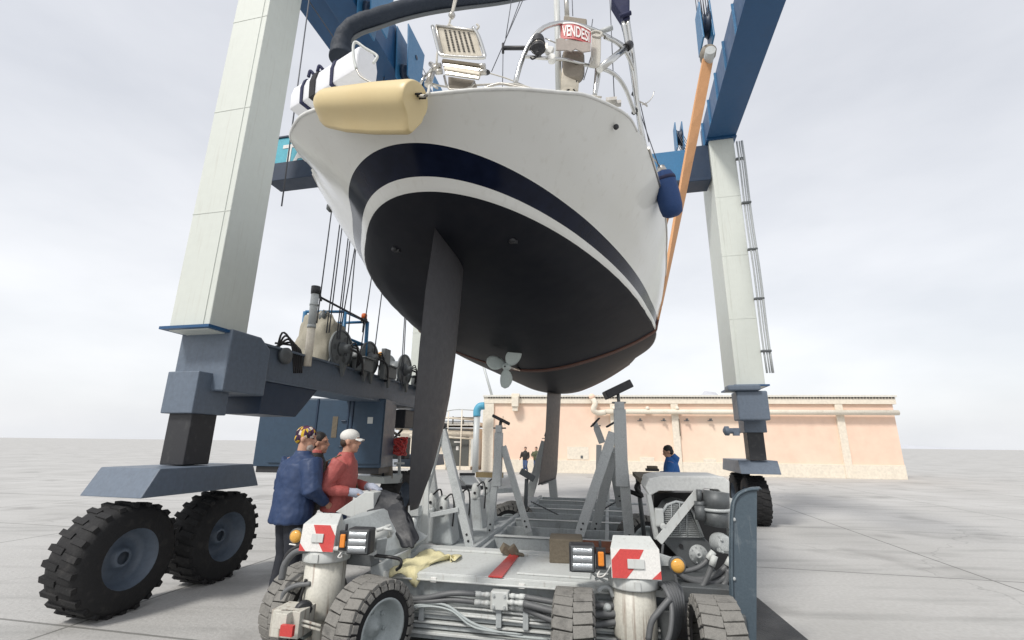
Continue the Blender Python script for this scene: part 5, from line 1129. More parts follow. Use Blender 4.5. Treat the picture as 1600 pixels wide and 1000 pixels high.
btube('guard_line', GS([(664, 128), (700, 136), (745, 133), (790, 131), (812, 133), (850, 143), (900, 147), (940, 152)], -.3), .009, 'rope')
btube('guard_line', GS([(752, 140), (780, 131), (810, 136), (845, 141)], -.35), .012, 'steelold')
btube('guard_line', GS([(756, 112), (790, 122), (830, 138)], -.2), .006, 'rope')
# cleats and deck fittings peeping over the rim
for px, py, s in ((955, 157, -.2), (962, 162, -.15)): v = B(); v.box(bpx(px, py, s), (.09, .05, .03), BM); bpart('deck_fitting', v, M['steelold'])
v = B(); v.lathe([(.012, .01), (.022, .006), (.024, -.01)], bpx(963, 198, -.12), -bh+br*.6-bu*.3, 14); bpart('skin_fitting', v, M['blackplastic'])
# boom with its dark cover
bm_pts = GS([(533, 92), (534, 72), (542, 53), (559, 39), (588, 29), (625, 17), (670, 7), (720, 0), (790, -8), (860, -22)], [.1, .1, .1, .12, .2, .35, .55, .8, 1.4, 2.2])
v = B(); pts = bez(bm_pts, 60); rr = [.105*(1+.03*math.sin(i*1.3)+.02*math.sin(i*2.9))*(1.18-.18*min(1, i/8))*(1-.12*i/len(pts)) for i in range(len(pts))]
v.tube(pts, rr, 20); bmo = bpart('boom_cover', v, M['sail'], label='dark blue sail cover drooping at the boom end')
v = B(); v.tube([p + Vector((.03, 0, -.13)) - Vector((0, 0, .0)) for p in pts[8:]], .022, 8); bpart('boom_edge', v, M['galvdark'], bmo)
v = B(); v.prism(GS([(954, -5), (984, -5), (984, 20), (985, 28), (974, 34), (971, 22), (962, 8)], .4), bh*.16); bpart('rolled_canvas', v, M['navystrap'], bevel=.02)
v = B(); v.tube(GS([(968, 26), (986, 20)], .38), .022, 8); bpart('canvas_strap', v, M['navystrap'])
# blue bracket hung by the boom end
# folded gangway hoisted over the stern
gw = thing('folded_gangway', 'folded stainless gangway with slotted tread hoisted over the stern rail', 'gangway', bpx(718, 130, -.45))
SG = [-.45, -.45, -.45, -.45]
q = [(684, 42), (742, 49), (754, 88), (693, 86)]       # slotted plate corners
pl_ = [atpl(x, y, bw(0, -.55, 0), (bh+bu*.35).normalized()) for x, y in q]
def gp(u, w_, o=0): a = pl_[0].lerp(pl_[1], u); b_ = pl_[3].lerp(pl_[2], u); n_ = (pl_[1]-pl_[0]).cross(pl_[3]-pl_[0]).normalized(); n_ = n_ if n_.dot(bh) > 0 else -n_; return a.lerp(b_, w_) + n_*o
v = B(); v.prism([gp(0, 0), gp(1, 0), gp(1, 1), gp(0, 1)], gp(0, 0, .012)-gp(0, 0)); pt = part('tread_plate', v, M['pipecream'], gw)
for c in range(6):
    for r in range(13):
        u = .16+.125*c; w_ = .08+.062*r; v = B(); v.prism([gp(u, w_, -.004), gp(u+.055, w_, -.004), gp(u+.055, w_+.030, -.004), gp(u, w_+.030, -.004)], gp(0, 0, .003)-gp(0, 0))
        part('slot', v, M['black'], pt)
v = B(); v.tube([gp(-.04, -.03), gp(1.04, -.03), gp(1.05, .5), gp(1.06, 1.05), gp(-.02, 1.05), gp(-.04, .5), gp(-.04, -.03)], .011, 8); part('frame_tube', v, M['steelold'], gw)
v = B(); v.tube(bez([gp(-.10, .1, -.05), gp(-.06, .9, -.06), gp(-.03, 1.12, -.07), gp(.08, 1.2, -.08), gp(.5, 1.24, -.08), gp(.95, 1.26, -.08), gp(1.07, 1.18, -.07), gp(1.09, .9, -.06), gp(1.08, .3, -.05), gp(1.0, -.05, -.04)], 50), .013, 8); part('hoop', v, M['steel'], gw)
for k, (y0, y1, m_, r_) in enumerate(((97, 101, 'wood', .022), (102, 107, 'steelold', .014), (108, 113, 'pipecream', .02), (114, 118, 'steelold', .010))):
    v = B(); v.beam(bpx(692+k*1.5, y0, -.55), bpx(752-k, y1+4, -.55), r_*2, .03); part('slat' if m_ == 'wood' else 'cross_bar', v, M[m_], gw, bevel=.003)
v = B(); v.prism(GS([(700, 119), (742, 125), (738, 134), (728, 137), (700, 132)], -.45), bh*.12); part('lower_tread', v, M['taupe'], gw, bevel=.006)
v = B(); v.tube(GS([(694, 118), (697, 132), (703, 140), (725, 140), (736, 136), (742, 128)], -.48), .010, 8); part('hoop', v, M['steelold'], gw)
for px, py in ((684, 103), (686, 112), (753, 104), (754, 113), (681, 106)): v = B(); v.lathe([(.022, -.03), (.024, 0), (.022, .03)], bpx(px, py, -.55), br, 12); part('hinge', v, M['steelold'], gw)
v = B(); v.tube([bpx(676, 110, -.35), bpx(668, 134, -.35)], .030, 12); v.tube([bpx(673, 100, -.35), bpx(682, 106, -.5)], .022, 10); part('hinge_post', v, M['steelold'], gw)
v = B(); v.tube([bpx(664, 118, -.4), bpx(656, 132, -.4)], .012, 8); v.tube([bpx(682, 100, -.45), bpx(665, 118, -.4)], .010, 8); part('stay', v, M['steel'], gw)
for pts in ([(712, -10), (706, 20), (702, 38)], [(714, -5), (708, 18), (704, 28)], [(694, 42), (690, 60), (684, 80), (682, 100)], [(702, 38), (692, 50), (683, 70)], [(702, 38), (715, 48), (722, 55)], [(741, 50), (748, 42), (745, 38)]):
    v = B(); v.tube(bez(GS(pts, -.6), 14), .009, 8); part('rope', v, M['rope'], gw)
v = B(); v.lathe([(.015, -.03), (.03, 0), (.015, .03)], bpx(706, 24, -.6), UP, 12); v.ball(bpx(707, 22, -.6), .022, 8); part('snap_shackle', v, M['steelold'], gw)
v = B(); v.ball(bpx(759, 113, -.5), .03, 10, (1.3, 1, .6)); part('cleat', v, M['blackplastic'], gw)
# white covered raft strapped outside the port quarter
rf = thing('covered_raft', 'white vinyl covered box with navy and black straps on the port quarter rail', 'covered box', bpx(520, 150, -.5))
YB = 3.0; Bp = atY(556, 108, YB); zB = Bp.z; D_ = atz(452, 171, zB-.01); C_ = atz(588, 133, zB); E_ = atz(498, 202, zB-.01); A_ = atY(552, 66, YB); hA = A_.z-Bp.z
G_ = D_ + UP*hA*1.0; F_ = C_ + UP*hA*.55; K_ = E_ + UP*hA*.55; An = Bp + UP*hA*.86
dep_ = (C_-Bp); side_ = (D_-Bp)
def raftsec(t): 
    o = Bp + side_*t; d = dep_.lerp(E_-D_, t); sq = 1+.03*math.sin(t*19)+.02*math.sin(t*41)
    P = [o-UP*.0, o+UP*hA*.55*sq-d*.03, o+UP*hA*.86+d*.03, o+UP*hA*1.04+d*.22*sq, o+UP*hA*1.06+d*.6, o+UP*hA*.95+d*.85, o+UP*hA*.5+d*1.0, o+UP*.01+d*.99, o+d*.5-UP*.012*sq]
    return P
v = B(); v.grid([raftsec(t) for t in np.linspace(0, 1, 26)], True, True); v.face(list(range(9))[::-1]); v.face([len(v.v)-9+k for k in range(9)])
rc = part('cover', v, M['whitecover'], rf, bevel=.0)
sb_ = rc.modifiers.new('edges', 'BEVEL'); sb_.width = .012; sb_.segments = 2; sb_.limit_method = 'ANGLE'; sb_.angle_limit = rad(40)
for t, m_, w_ in ((.34, 'navystrap', .035), (.63, 'blackstrap', .075), (.80, 'navystrap', .035)):
    v = B(); rows = []
    for dt in (-w_/2, w_/2):
        P = raftsec(t+dt/side_.length); c = sum(P, Vector())/len(P); rows.append([p + (p-c).normalized()*.012 for p in P]+[P[0]+(P[0]-c).normalized()*.012])
    v.grid(rows, False); so1 = part('strap', v, M[m_], rf); sm1 = so1.modifiers.new('t', 'SOLIDIFY'); sm1.thickness = .008
v = B(); Yh = 2.90; v.tube(bez([atY(557, 108, Yh), atY(553, 92, Yh), atY(552, 72, Yh), atY(557, 66, Yh), atY(570, 75, Yh), atY(588, 86, Yh), atY(588, 92, Yh), atY(583, 99, Yh)], 40), .011, 8); part('handle_tube', v, M['greylight'], rf)
v = B(); v.tube(bez([atY(557, 108, Yh), atY(564, 120, Yh), atY(585, 132, Yh)], 12), .008, 8); part('edge_cord', v, M['steelold'], rf)
for px, py in ((487, 112), (501, 104)): v = B(); v.tube(bez([atY(px-5, py+8, 3.4), atY(px-2, py-1, 3.4), atY(px+4, py+5, 3.4)], 10), .014, 8); part('carry_loop', v, M['navystrap'], rf)
# yellow fender
def yfender():
    a, b_ = atY(503, 164, 2.80), atY(650, 157, 2.42); n = 44; rows = []
    d = (b_-a); dn = d.normalized(); up = (UP - dn*UP.dot(dn)).normalized(); sd = dn.cross(up).normalized()
    if sd.dot(Vector((0, -1, 0))) < 0: sd = -sd
    for i in range(n+1):
        t = i/n; e = 1.0
        if t < .12: e = (1-(1-t/.12)**2)**.5*.42+.58 if t > 0 else .58
        if t > .95: e = .92+.08*(1-((t-.95)/.05)**2)
        R0 = (.104+.018*min(1, t*1.6))*e; c = a+d*t; row = []
        fin = R0*(.55+.45*min(1, t*3))
        prof = [(math.cos(rad(q)), math.sin(rad(q))) for q in np.linspace(-58, 200, 30)]
        sec = [(R0*x_, R0*y_) for x_, y_ in prof] + [(-.92*R0, -.75*R0), (-.50*R0, -R0-fin*.62), (-.30*R0, -R0-fin*.68), (-.12*R0, -R0-fin*.62), (.12*R0, -R0-fin*.22), (.30*R0, -R0-fin*.0)]
        for x_, y_ in sec: row.append(c + sd*x_ + up*y_)
        rows.append(row)
    v = B(); v.grid(rows, True, True); v.face(list(range(36))[::-1]); v.face([len(v.v)-36+k for k in range(36)]); return v, a, b_, dn, up, sd
v, fa, fb_, dn, up_, sd_ = yfender(); yf = thing('yellow_fender', 'large aged yellow fender lashed horizontally across the port quarter', 'fender', (fa+fb_)/2)
o = part('body', v, M['fender'], yf, bevel=.006)
for k in range(3): v = B(); v.lathe([(.007, 0), (.007, .05)], fb_+up_*.03+sd_*(.02-.02*k), dn, 8); part('lashing', v, M['blackstrap'], yf)
v = B(); v.tube(bez([fb_+dn*.02+up_*.03, fb_+dn*.08+up_*.04, bpx(672, 133, -.3), bpx(684, 138, -.2)], 14), .010, 8); part('lashing', v, M['rope'], yf)
# blue fender at the starboard side
f0, f1 = bpx(1036, 274, 1.35), bpx(1051, 334, 1.45)
bf = thing('blue_fender', 'dark blue sleeved fender hanging on the starboard side', 'fender', f0)
d = (f1-f0); L_ = d.length; v = B(); v.lathe([(.03, -.06), (.05, -.05), (.095, -.03), (.122, .03), (.126, .10), (.13, L_*.5), (.126, L_-.08), (.11, L_), (.07, L_+.03), (.02, L_+.035)], f0, d, 28); part('sleeve', v, M['bluefender'], bf)
v = B(); v.lathe([(.124, .03), (.129, .05), (.127, .07)], f0, d, 28); part('seam_ring', v, M['navystrap'], bf)
v = B(); v.lathe([(.02, -.12), (.04, -.11), (.06, -.03)], f0, d, 12); part('eye', v, M['steelold'], bf)
v = B(); v.tube([f0-d.normalized()*.1, bpx(1010, 236, .9)], .008, 6); part('lanyard', v, M['rope'], bf)
# for-sale sign and taupe lifebuoy case
hs_ = thing('lifebuoy_case', 'taupe horseshoe lifebuoy case strapped to the stern pole below the sign', 'lifebuoy case', bpx(895, 100, -.05))
def up_shape(pts, s, ext, name, m_, parent, bevel=.01): v = B(); v.prism(GS(pts, s), bh*ext); return part(name, v, M[m_], parent, bevel=bevel)
arc = [(895.5+16.5*math.cos(a), 104+17*math.sin(a)) for a in np.linspace(0, math.pi, 13)]
up_shape([(912, 78)] + arc + [(879, 78)], .0, .10, 'case_body', 'taupe', hs_, .02)
arc2 = [(895.5+17.5*math.cos(a), 106+17.5*math.sin(a)) for a in np.linspace(0, math.pi, 13)]
up_shape([(913, 84)] + arc2 + [(878, 84)], .10, .08, 'case_back', 'blackplastic', hs_, .01)
up_shape([(881, 24), (917, 29), (916, 48), (880, 44)], .02, .08, 'case_top', 'taupe', hs_, .01)
v = B(); v.tube(bez(GS([(903, 110), (901, 125), (895, 135), (886, 142)], .05), 14), .008, 6); part('cord', v, M['blackstrap'], hs_)
v = B(); v.tube(bez(GS([(891, 122), (892, 132), (897, 141), (903, 145)], .05), 14), .006, 6); part('cord', v, M['blackstrap'], hs_)
sg_ = thing('sale_sign', 'red sale sign with white capitals and a plain taupe lower flap on the stern rail', 'sign', bpx(897, 60, -.12))
def spt(u, w_, o=0.0):      # gently bowed board: u 0..1 across, w 0 top..1 bottom
    x = 873.5+49.5*u; yt = 37.5+2.5*u+7.5*u*u; yb_ = 62+3*u+6.5*u*u
    return bpx(x, yt+(yb_-yt)*w_, -.12) - bh*(o+.03*math.sin(math.pi*u))
v = B(); v.grid([[spt(u, w_) for u in np.linspace(0, 1, 17)] for w_ in np.linspace(0, 1, 5)], False); bd = part('board', v, M['signred'], sg_); mm = bd.modifiers.new('t', 'SOLIDIFY'); mm.thickness = .008
v = B(); v.grid([[spt(u, w_, .004) for u in np.linspace(0, 1, 17)] for w_ in (-.02, .07)], False); v.grid([[spt(u, w_, .004) for w_ in (0, 1)] for u in (0, .045)], False); part('white_border', v, M['signwhite'], bd)
cu = bpy.data.curves.new('t', 'FONT'); cu.body = 'VENDESI'; cu.size = 1; cu.extrude = 0; cu.align_x = 'LEFT'; cu.offset = .022
to = bpy.data.objects.new('t', cu); COL.objects.link(to); bpy.context.view_layer.update()
me = bpy.data.meshes.new_from_object(to.evaluated_get(bpy.context.evaluated_depsgraph_get())); bpy.data.objects.remove(to)
xs = [v_.co.x for v_ in me.vertices]; x0, x1 = min(xs), max(xs); ys_ = [v_.co.y for v_ in me.vertices]; y0, y1 = min(ys_), max(ys_); og = Vector(sg_.location)
for v_ in me.vertices:
    u = .10+.86*(v_.co.x-x0)/(x1-x0); w_ = .88-.70*(v_.co.y-y0)/(y1-y0); v_.co = spt(u, w_, .0065) - og
me.materials.clear(); me.materials.append(M['signwhite']); me.name = 'lettering'; lo = bpy.data.objects.new('lettering', me); COL.objects.link(lo); lo.parent = bd
low = [(869, 61), (877, 59), (885, 63), (893, 57), (903, 58), (912, 65), (923, 67), (923, 79), (911, 81), (899, 76), (892, 80), (884, 86) if 0 else (886, 78), (869, 78)]
up_shape(low, -.14, .012, 'lower_flap', 'signgrey', sg_, .0)
# black winch-like lantern and white block on the pushpit
lt = thing('stern_lantern', 'black ribbed lantern mounted on the left hoop of the stern rail', 'lantern', bpx(841, 72, -.2))
cL = bpx(841, 72, -.3); v = B(); v.lathe([(.02, .10), (.045, .095), (.055, .07), (.055, .03), (.062, .028), (.062, .018), (.055, .014), (.055, -.02), (.064, -.024), (.064, -.036), (.05, -.04), (.042, -.065), (.022, -.075), (.028, -.08), (.028, -.09), (.012, -.10)], cL, UP, 20); part('body', v, M['blackplastic'], lt)
v = B(); v.lathe([(.057, .0), (.057, .006)], cL, UP, 20); part('ring', v, M['steelold'], lt)
v = B(); v.tube(bez([cL-UP*.10, cL-UP*.12+Vector((-.02, 0, 0)), cL-UP*.14+Vector((-.05, 0, 0)), cL-UP*.12+Vector((-.07, 0, 0))], 12), .007, 6); part('cable', v, M['blackstrap'], lt)
v = B(); v.tube(GS([(852, 60), (868, 67)], -.2), .006, 6); v.box(bpx(852, 75, -.2), (.05, .05, .06), BM); part('bracket', v, M['steelold'], lt)
wb_ = thing('white_tackle', 'white plastic block on the rail beside the sign', 'block', bpx(861, 90, -.2)); v = B(); v.box(bpx(859, 80, -.2), (.06, .05, .07), BM @ Euler((0, .4, 0)).to_matrix()); v.lathe([(.035, -.03), (.035, .03)], bpx(862, 92, -.2), bh, 16); part('shell', v, M['gel'], wb_, bevel=.006)
cr_ = thing('coiled_rope', 'pale rope coil hanging from the starboard end of the stern rail', 'rope', bpx(931, 75, -.05)); random.seed(9)
for k in range(6):
    x = 926+k*1.9; v = B(); v.tube(bez(GS([(x, 50), (x-1.5+random.random()*2, 70), (x-3+random.random()*3, 92), (x-4+k*.3, 104), (x+1, 98), (x+2, 70), (x+1.5, 50)], -.02), 30), .009, 7); part('loop', v, M['rope'], cr_)
v = B(); v.tube(bez(GS([(921, 53), (930, 49), (940, 52), (936, 58), (926, 56)], -.03), 20), .012, 7); part('hitch', v, M['rope'], cr_)
# block at the port toe rail
pb = thing('fairlead_block', 'small dark block hanging at the port toe rail', 'block', atY(517, 326, 5.0)); v = B(); v.lathe([(.02, -.05), (.05, -.02), (.05, .03), (.02, .06)], atY(517, 325, 5.0), UP, 14); v.tube([atY(520, 328, 5.0), atY(524, 332, 5.0)], .02, 8); part('cheek', v, M['galvdark'], pb)
# draught mark on the topside
v = B(); v.prism([(lambda p: p)(bpx(980, 238, 1.15)), bpx(985, 235, 1.15), bpx(992, 254, 1.25)], br*.004)
# ================================================================== PEOPLE
def person(name_label, loc, face, H, clothes, pose, detail=.011):
    """face: heading in degrees clockwise from +Y; pose: joints in the figure's own frame (x right, y forward, z up) for a 1.75 m body"""
    k = H/1.75; loc = Vector(loc); a = rad(face); R3 = Matrix(((math.cos(a), math.sin(a), 0), (-math.sin(a), math.cos(a), 0), (0, 0, 1)))
    def W_(p): return loc + R3 @ (Vector(p)*k)
    t = thing('person', name_label, 'person', loc)
    P = dict(hipL=(-.09, 0, .92), hipR=(.09, 0, .92), kneeL=(-.10, .03, .50), kneeR=(.10, .03, .50), ankL=(-.10, -.02, .09), ankR=(.10, -.02, .09), toeL=(-.11, .17, .035), toeR=(.11, .17, .035),
             shL=(-.19, 0, 1.41), shR=(.19, 0, 1.41), elL=(-.24, -.03, 1.12), elR=(.24, -.03, 1.12), wrL=(-.22, .16, .94), wrR=(.22, .16, .94), lean=.0, head=(0, .03, 1.61), turn=0.0, nod=0.0)
    P.update(pose); ln = P['lean']
    def T_(p): x, y, z = p; return (x, y+max(0, z-.95)*ln, z)
    def tb(b, pts, rs, n=14): b.tube([W_(p) for p in pts], [r*k for r in rs], n)
    def ell(b, lv, n=24):
        b.grid([[W_((cx+rx*math.cos(q), cy+ry*math.sin(q), z)) for q in np.linspace(0, 2*math.pi, n, endpoint=False)] for cx, cy, z, rx, ry in lv], True, True); m = len(lv); base = len(b.v)-m*n
        b.face([base+i for i in range(n)][::-1]); b.face([base+(m-1)*n+i for i in range(n)])
    hd = Vector(P['head']); hr = Euler((P['nod'], 0, P['turn'])).to_matrix()
    def Hd(x, y, z): return hd + hr @ Vector((x, y, z))
    def ellipsoid(b, c, r, n=20, rot=hr):
        rows = []
        for i in range(n//2+1):
            ph = math.pi*i/(n//2); rows.append([W_(Vector(c) + rot @ Vector((math.sin(ph)*math.cos(q)*r[0], math.sin(ph)*math.sin(q)*r[1], math.cos(ph)*r[2]))) for q in np.linspace(0, 2*math.pi, n, endpoint=False)])
        b.grid(rows, True, True)
    body = B()
    ell(body, [(0, 0, .84, .14, .10), (0, 0, .95, .155, .11), (0, .01+ln*.12, 1.08, .135, .10), (0, .01+ln*.3, 1.27, .16, .115), (0, ln*.42, 1.39, .17, .10), (0, ln*.5, 1.45, .09, .07)])
    nb_ = T_((0, 0, 1.42)); tb(body, [nb_, tuple(hd-Vector((0, .015, .09))), tuple(hd-Vector((0, .01, .02)))], [.07, .056, .055])
    ellipsoid(body, Hd(0, -.005, .035), (.078, .095, .095)); ellipsoid(body, Hd(0, .028, -.045), (.058, .066, .075)); ellipsoid(body, Hd(0, .068, -.088), (.03, .022, .024))
    tb(body, [tuple(Hd(0, .082, .03)), tuple(Hd(0, .108, -.012)), tuple(Hd(0, .098, -.022))], [.012, .017, .014], 8)
    ellipsoid(body, Hd(0, .088, -.052), (.026, .014, .012)); ellipsoid(body, Hd(0, .078, .045), (.05, .02, .012))
    for sx in (-1, 1): ellipsoid(body, Hd(sx*.078, -.005, .0), (.014, .024, .034), 10)
    def hand(wr, el, sx):
        wr = Vector(wr); d = (wr-Vector(el)).normalized(); cd = Vector(P.get('handdir', d)); d = (d*.5+cd*.5).normalized(); s_ = d.cross(Vector((0, 0, 1))); s_ = s_.normalized() if s_.length > .1 else Vector((1, 0, 0)); u = s_.cross(d)
        tb(body, [tuple(wr-d*.01), tuple(wr+d*.045), tuple(wr+d*.085)], [.026, .036, .034], 10)
        for i, ln_ in enumerate((.070, .080, .074, .058)):
            o_ = wr+d*.085+s_*((i-1.5)*.020); p1 = o_+d*ln_*.5-u*.006; p2 = p1+d*ln_*.30-u*.030; tb(body, [tuple(o_-d*.02), tuple(o_), tuple(p1), tuple(p2)], [.0105, .0105, .0095, .008], 7)
        o_ = wr+d*.03-s_*(sx*.030); tb(body, [tuple(o_), tuple(o_-s_*sx*.022+d*.03-u*.01), tuple(o_-s_*sx*.020+d*.065-u*.024)], [.014, .0115, .0095], 7)
    for sd in 'LR':
        sx = -1 if sd == 'L' else 1
        sh, el, wr = T_(P['sh'+sd]), T_(P['el'+sd]), T_(P['wr'+sd])
        tb(body, [sh, tuple(Vector(sh).lerp(Vector(el), .5)), el, tuple(Vector(el).lerp(Vector(wr), .4)), wr], [.056, .050, .040, .038, .026]); hand(wr, el, sx)
        tb(body, [P['hip'+sd], tuple(Vector(P['hip'+sd]).lerp(Vector(P['knee'+sd]), .5)), P['knee'+sd], tuple(Vector(P['knee'+sd]).lerp(Vector(P['ank'+sd]), .35)), P['ank'+sd]], [.088, .078, .058, .056, .038])
        tb(body, [P['ank'+sd], P['toe'+sd]], [.045, .035])
    bo = part('body', body, clothes['skin'] if 'skin' in clothes else M['skin'], t)
    def rem(o, vx=detail, sm=2, disp=0.0, sc=.12, seed=0):
        m = o.modifiers.new('remesh', 'REMESH'); m.mode = 'VOXEL'; m.voxel_size = vx*k; m.use_smooth_shade = True
        if disp:
            tx = bpy.data.textures.new('folds', 'CLOUDS'); tx.noise_scale = sc; tx.noise_depth = 2
            dm = o.modifiers.new('folds', 'DISPLACE'); dm.texture = tx; dm.strength = disp; dm.mid_level = .5
            dm.texture_coords = 'OBJECT' if False else 'LOCAL'
        s_ = o.modifiers.new('soft', 'SMOOTH'); s_.iterations = sm; s_.factor = .5
    rem(bo, detail*.8, 1)
    # jacket
    jk = B(); hem = clothes.get('hem', .86); w_ = clothes.get('bulk', 1.0)
    ell(jk, [(0, -.0, hem, .175*w_, .135*w_), (0, 0, hem+.02, .185*w_, .14*w_), (0, .01+ln*.12, 1.06, .178*w_, .138*w_), (0, .01+ln*.3, 1.25, .19*w_, .142*w_), (0, ln*.42, 1.37, .195*w_, .125*w_), (0, ln*.48, 1.45, .12, .095), (0, ln*.52+.005, 1.50, .078, .078)])
    for sd in 'LR':
        sh, el, wr = Vector(T_(P['sh'+sd])), Vector(T_(P['el'+sd])), Vector(T_(P['wr'+sd]))
        tb(jk, [tuple(sh+Vector((0, 0, -.01))), tuple(sh.lerp(el, .5)), tuple(el), tuple(el.lerp(wr, .4)), tuple(el.lerp(wr, .93))], [.082*w_, .076*w_, .068*w_, .062, .048])
    jo = part('jacket', jk, clothes['jacket'], t); rem(jo, detail, 1, .026*k, .11)
    if 'hood' in clothes: v = B(); tb(v, [(0, ln*.5-.06, 1.40), (0, ln*.5-.09, 1.47), (0, ln*.5-.04, 1.53)], [.09, .10, .07]); ho = part('hood', v, clothes['hood'], t); rem(ho, .014)
    if 'collar' in clothes: v = B(); tb(v, [(0, ln*.5, 1.44), (0, ln*.5+.01, 1.53)], [.085, .078]); part('collar', v, clothes['collar'], t)
    tr_ = B(); ell(tr_, [(0, 0, .82, .16, .12), (0, 0, .98, .162, .122)])
    for sd in 'LR':
        h_, kn, an = Vector(P['hip'+sd]), Vector(P['knee'+sd]), Vector(P['ank'+sd]); tb(tr_, [tuple(h_), tuple(h_.lerp(kn, .5)), tuple(kn), tuple(kn.lerp(an, .5)), tuple(an+Vector((0, 0, .0)))], [.105, .095, .078, .072, .064])
    to_ = part('trousers', tr_, clothes['trousers'], t); rem(to_, detail*1.3, 2, .015*k, .1)
    for sd in 'LR':
        v = B(); an, te_ = Vector(P['ank'+sd]), Vector(P['toe'+sd]); tb(v, [tuple(an+Vector((0, -.03, -.01))), tuple(an.lerp(te_, .5)), tuple(te_)], [.055, .05, .04]); rem(part('shoe', v, M['blackplastic'], t), .012)
    hc = clothes.get('headwear')
    if hc in ('hair', 'grey'):
        v = B(); ellipsoid(v, Hd(0, -.018, .055), (.088, .098, .090)); ellipsoid(v, Hd(0, -.045, .0), (.082, .065, .075)); rem(part('hair', v, M['hairblack'], t), .010, 1, .01, .03)
    if hc == 'cap':
        v = B(); ellipsoid(v, Hd(0, -.010, .066), (.092, .106, .078)); cp = part('cap', v, M['capwhite'], t)
        v = B(); rows = []
        for i in range(7):
            u = -1+i/3; rows.append([W_(Hd(u*.075, .070+.085*q*(1-.35*u*u), .050-.018*q-.02*abs(u)**2)) for q in np.linspace(0, 1, 5)])
        v.grid(rows); bo2 = part('peak', v, M['capwhite'], cp); m = bo2.modifiers.new('t', 'SOLIDIFY'); m.thickness = .008
        v = B(); ellipsoid(v, Hd(0, -.050, .0), (.076, .058, .06)); rem(part('hair', v, M['hairbrown'], t), .010, 1, .01, .03)
    if hc == 'bandana':
        v = B(); ellipsoid(v, Hd(0, -.010, .055), (.090, .106, .088)); ellipsoid(v, Hd(0, -.06, .0), (.076, .055, .055)); rem(part('bandana', v, M['bandana'], t), .010, 1, .006, .03)
        v = B(); ellipsoid(v, Hd(0, .055, -.075), (.055, .045, .055)); rem(part('beard', v, M['hairgrey'], t), .009, 1, .01, .02)
    for sx in (-1, 1):
        v = B(); ellipsoid(v, Hd(sx*.032, .083, .018), (.013, .008, .007), 8); part('eye', v, M['blackplastic'], bo)
    return t, W_, Hd, P, T_
M['hairblack'] = mat('black_hair', (.018, .015, .014), .6, dirt=.2, bump=.4, bscale=120); M['hairbrown'] = mat('brown_hair', (.06, .04, .028), .7, dirt=.2, bump=.4, bscale=120)
M['hairgrey'] = mat('grey_beard', (.42, .38, .35), .9, dirt=.2, bump=.5, bscale=140); M['capwhite'] = mat('white_cap', (.74, .73, .70), .8, dirt=.15, dcol=(.5, .5, .48), scale=14)
def bandana_material():
    m = bpy.data.materials.new('patterned_bandana'); m.use_nodes = True; t = m.node_tree; N = t.nodes; L = t.links; bs = N['Principled BSDF']; bs.inputs['Roughness'].default_value = .85
    tc = N.new('ShaderNodeTexCoord'); mp_ = N.new('ShaderNodeMapping'); mp_.inputs['Scale'].default_value = (1, 1, .55); mp_.inputs['Rotation'].default_value = (.5, .3, 0); L.new(tc.outputs['Object'], mp_.inputs[0])
    v = N.new('ShaderNodeTexVoronoi'); v.inputs['Scale'].default_value = 38; L.new(mp_.outputs[0], v.inputs['Vector']); sp = N.new('ShaderNodeSeparateColor'); L.new(v.outputs['Color'], sp.inputs[0])
    r = N.new('ShaderNodeValToRGB'); r.color_ramp.interpolation = 'CONSTANT'; r.color_ramp.elements[0].color = (.03, .012, .035, 1); e1 = r.color_ramp.elements.new(.42); e1.color = (.62, .40, .03, 1); e2 = r.color_ramp.elements.new(.72); e2.color = (.10, .03, .08, 1); r.color_ramp.elements[-1].position = .86; r.color_ramp.elements[-1].color = (.62, .56, .5, 1)
    L.new(sp.outputs[0], r.inputs[0]); L.new(r.outputs[0], bs.inputs['Base Color']); return m
M['bandana'] = bandana_material()
M['jnavy'] = mat('navy_windbreaker', (.025, .050, .125), .55, dirt=.35, dcol=(.035, .065, .15), scale=3, bump=.18, bscale=7)
M['jred'] = mat('faded_red_jacket', (.42, .10, .09), .65, dirt=.35, dcol=(.30, .06, .055), scale=6, bump=.35, bscale=15)
M['jdark'] = mat('dark_jacket', (.022, .020, .020), .7, dirt=.3, dcol=(.05, .045, .04), scale=6, bump=.3, bscale=15)
M['jblue'] = mat('royal_blue_hoodie', (.02, .115, .36), .75, dirt=.2, dcol=(.02, .08, .26), scale=6, bump=.2, bscale=20)
M['camo'] = mat('camouflage_jacket', (.10, .11, .06), .8, dirt=.9, dcol=(.025, .03, .02), scale=9, thr=.45)
M['jeans'] = mat('blue_jeans', (.05, .085, .18), .85, dirt=.3, dcol=(.09, .13, .24), scale=8); M['darktr'] = mat('dark_trousers', (.020, .023, .032), .8, dirt=.3, scale=6)
M['glove'] = mat('grey_glove', (.42, .46, .56), .85, dirt=.2, scale=10)
Y1 = 5.35; q = atY(467, 700, Y1); H1 = atY(464, 665, Y1).z
person('man in navy windbreaker and yellow patterned bandana seen from behind', (q.x, Y1, 0), 42, H1, dict(jacket=M['jnavy'], trousers=M['darktr'], headwear='bandana', hem=.80, bulk=1.38),
       dict(shL=(-.215, 0, 1.41), shR=(.215, 0, 1.41), elR=(.33, .02, 1.12), wrR=(.25, .24, .98), elL=(-.31, .0, 1.12), wrL=(-.2, .22, .95), turn=-.75, lean=.10, head=(.01, .06, 1.61), nod=-.1))
Y2 = 5.95; q = atY(490, 700, Y2); H2 = atY(492, 673, Y2).z
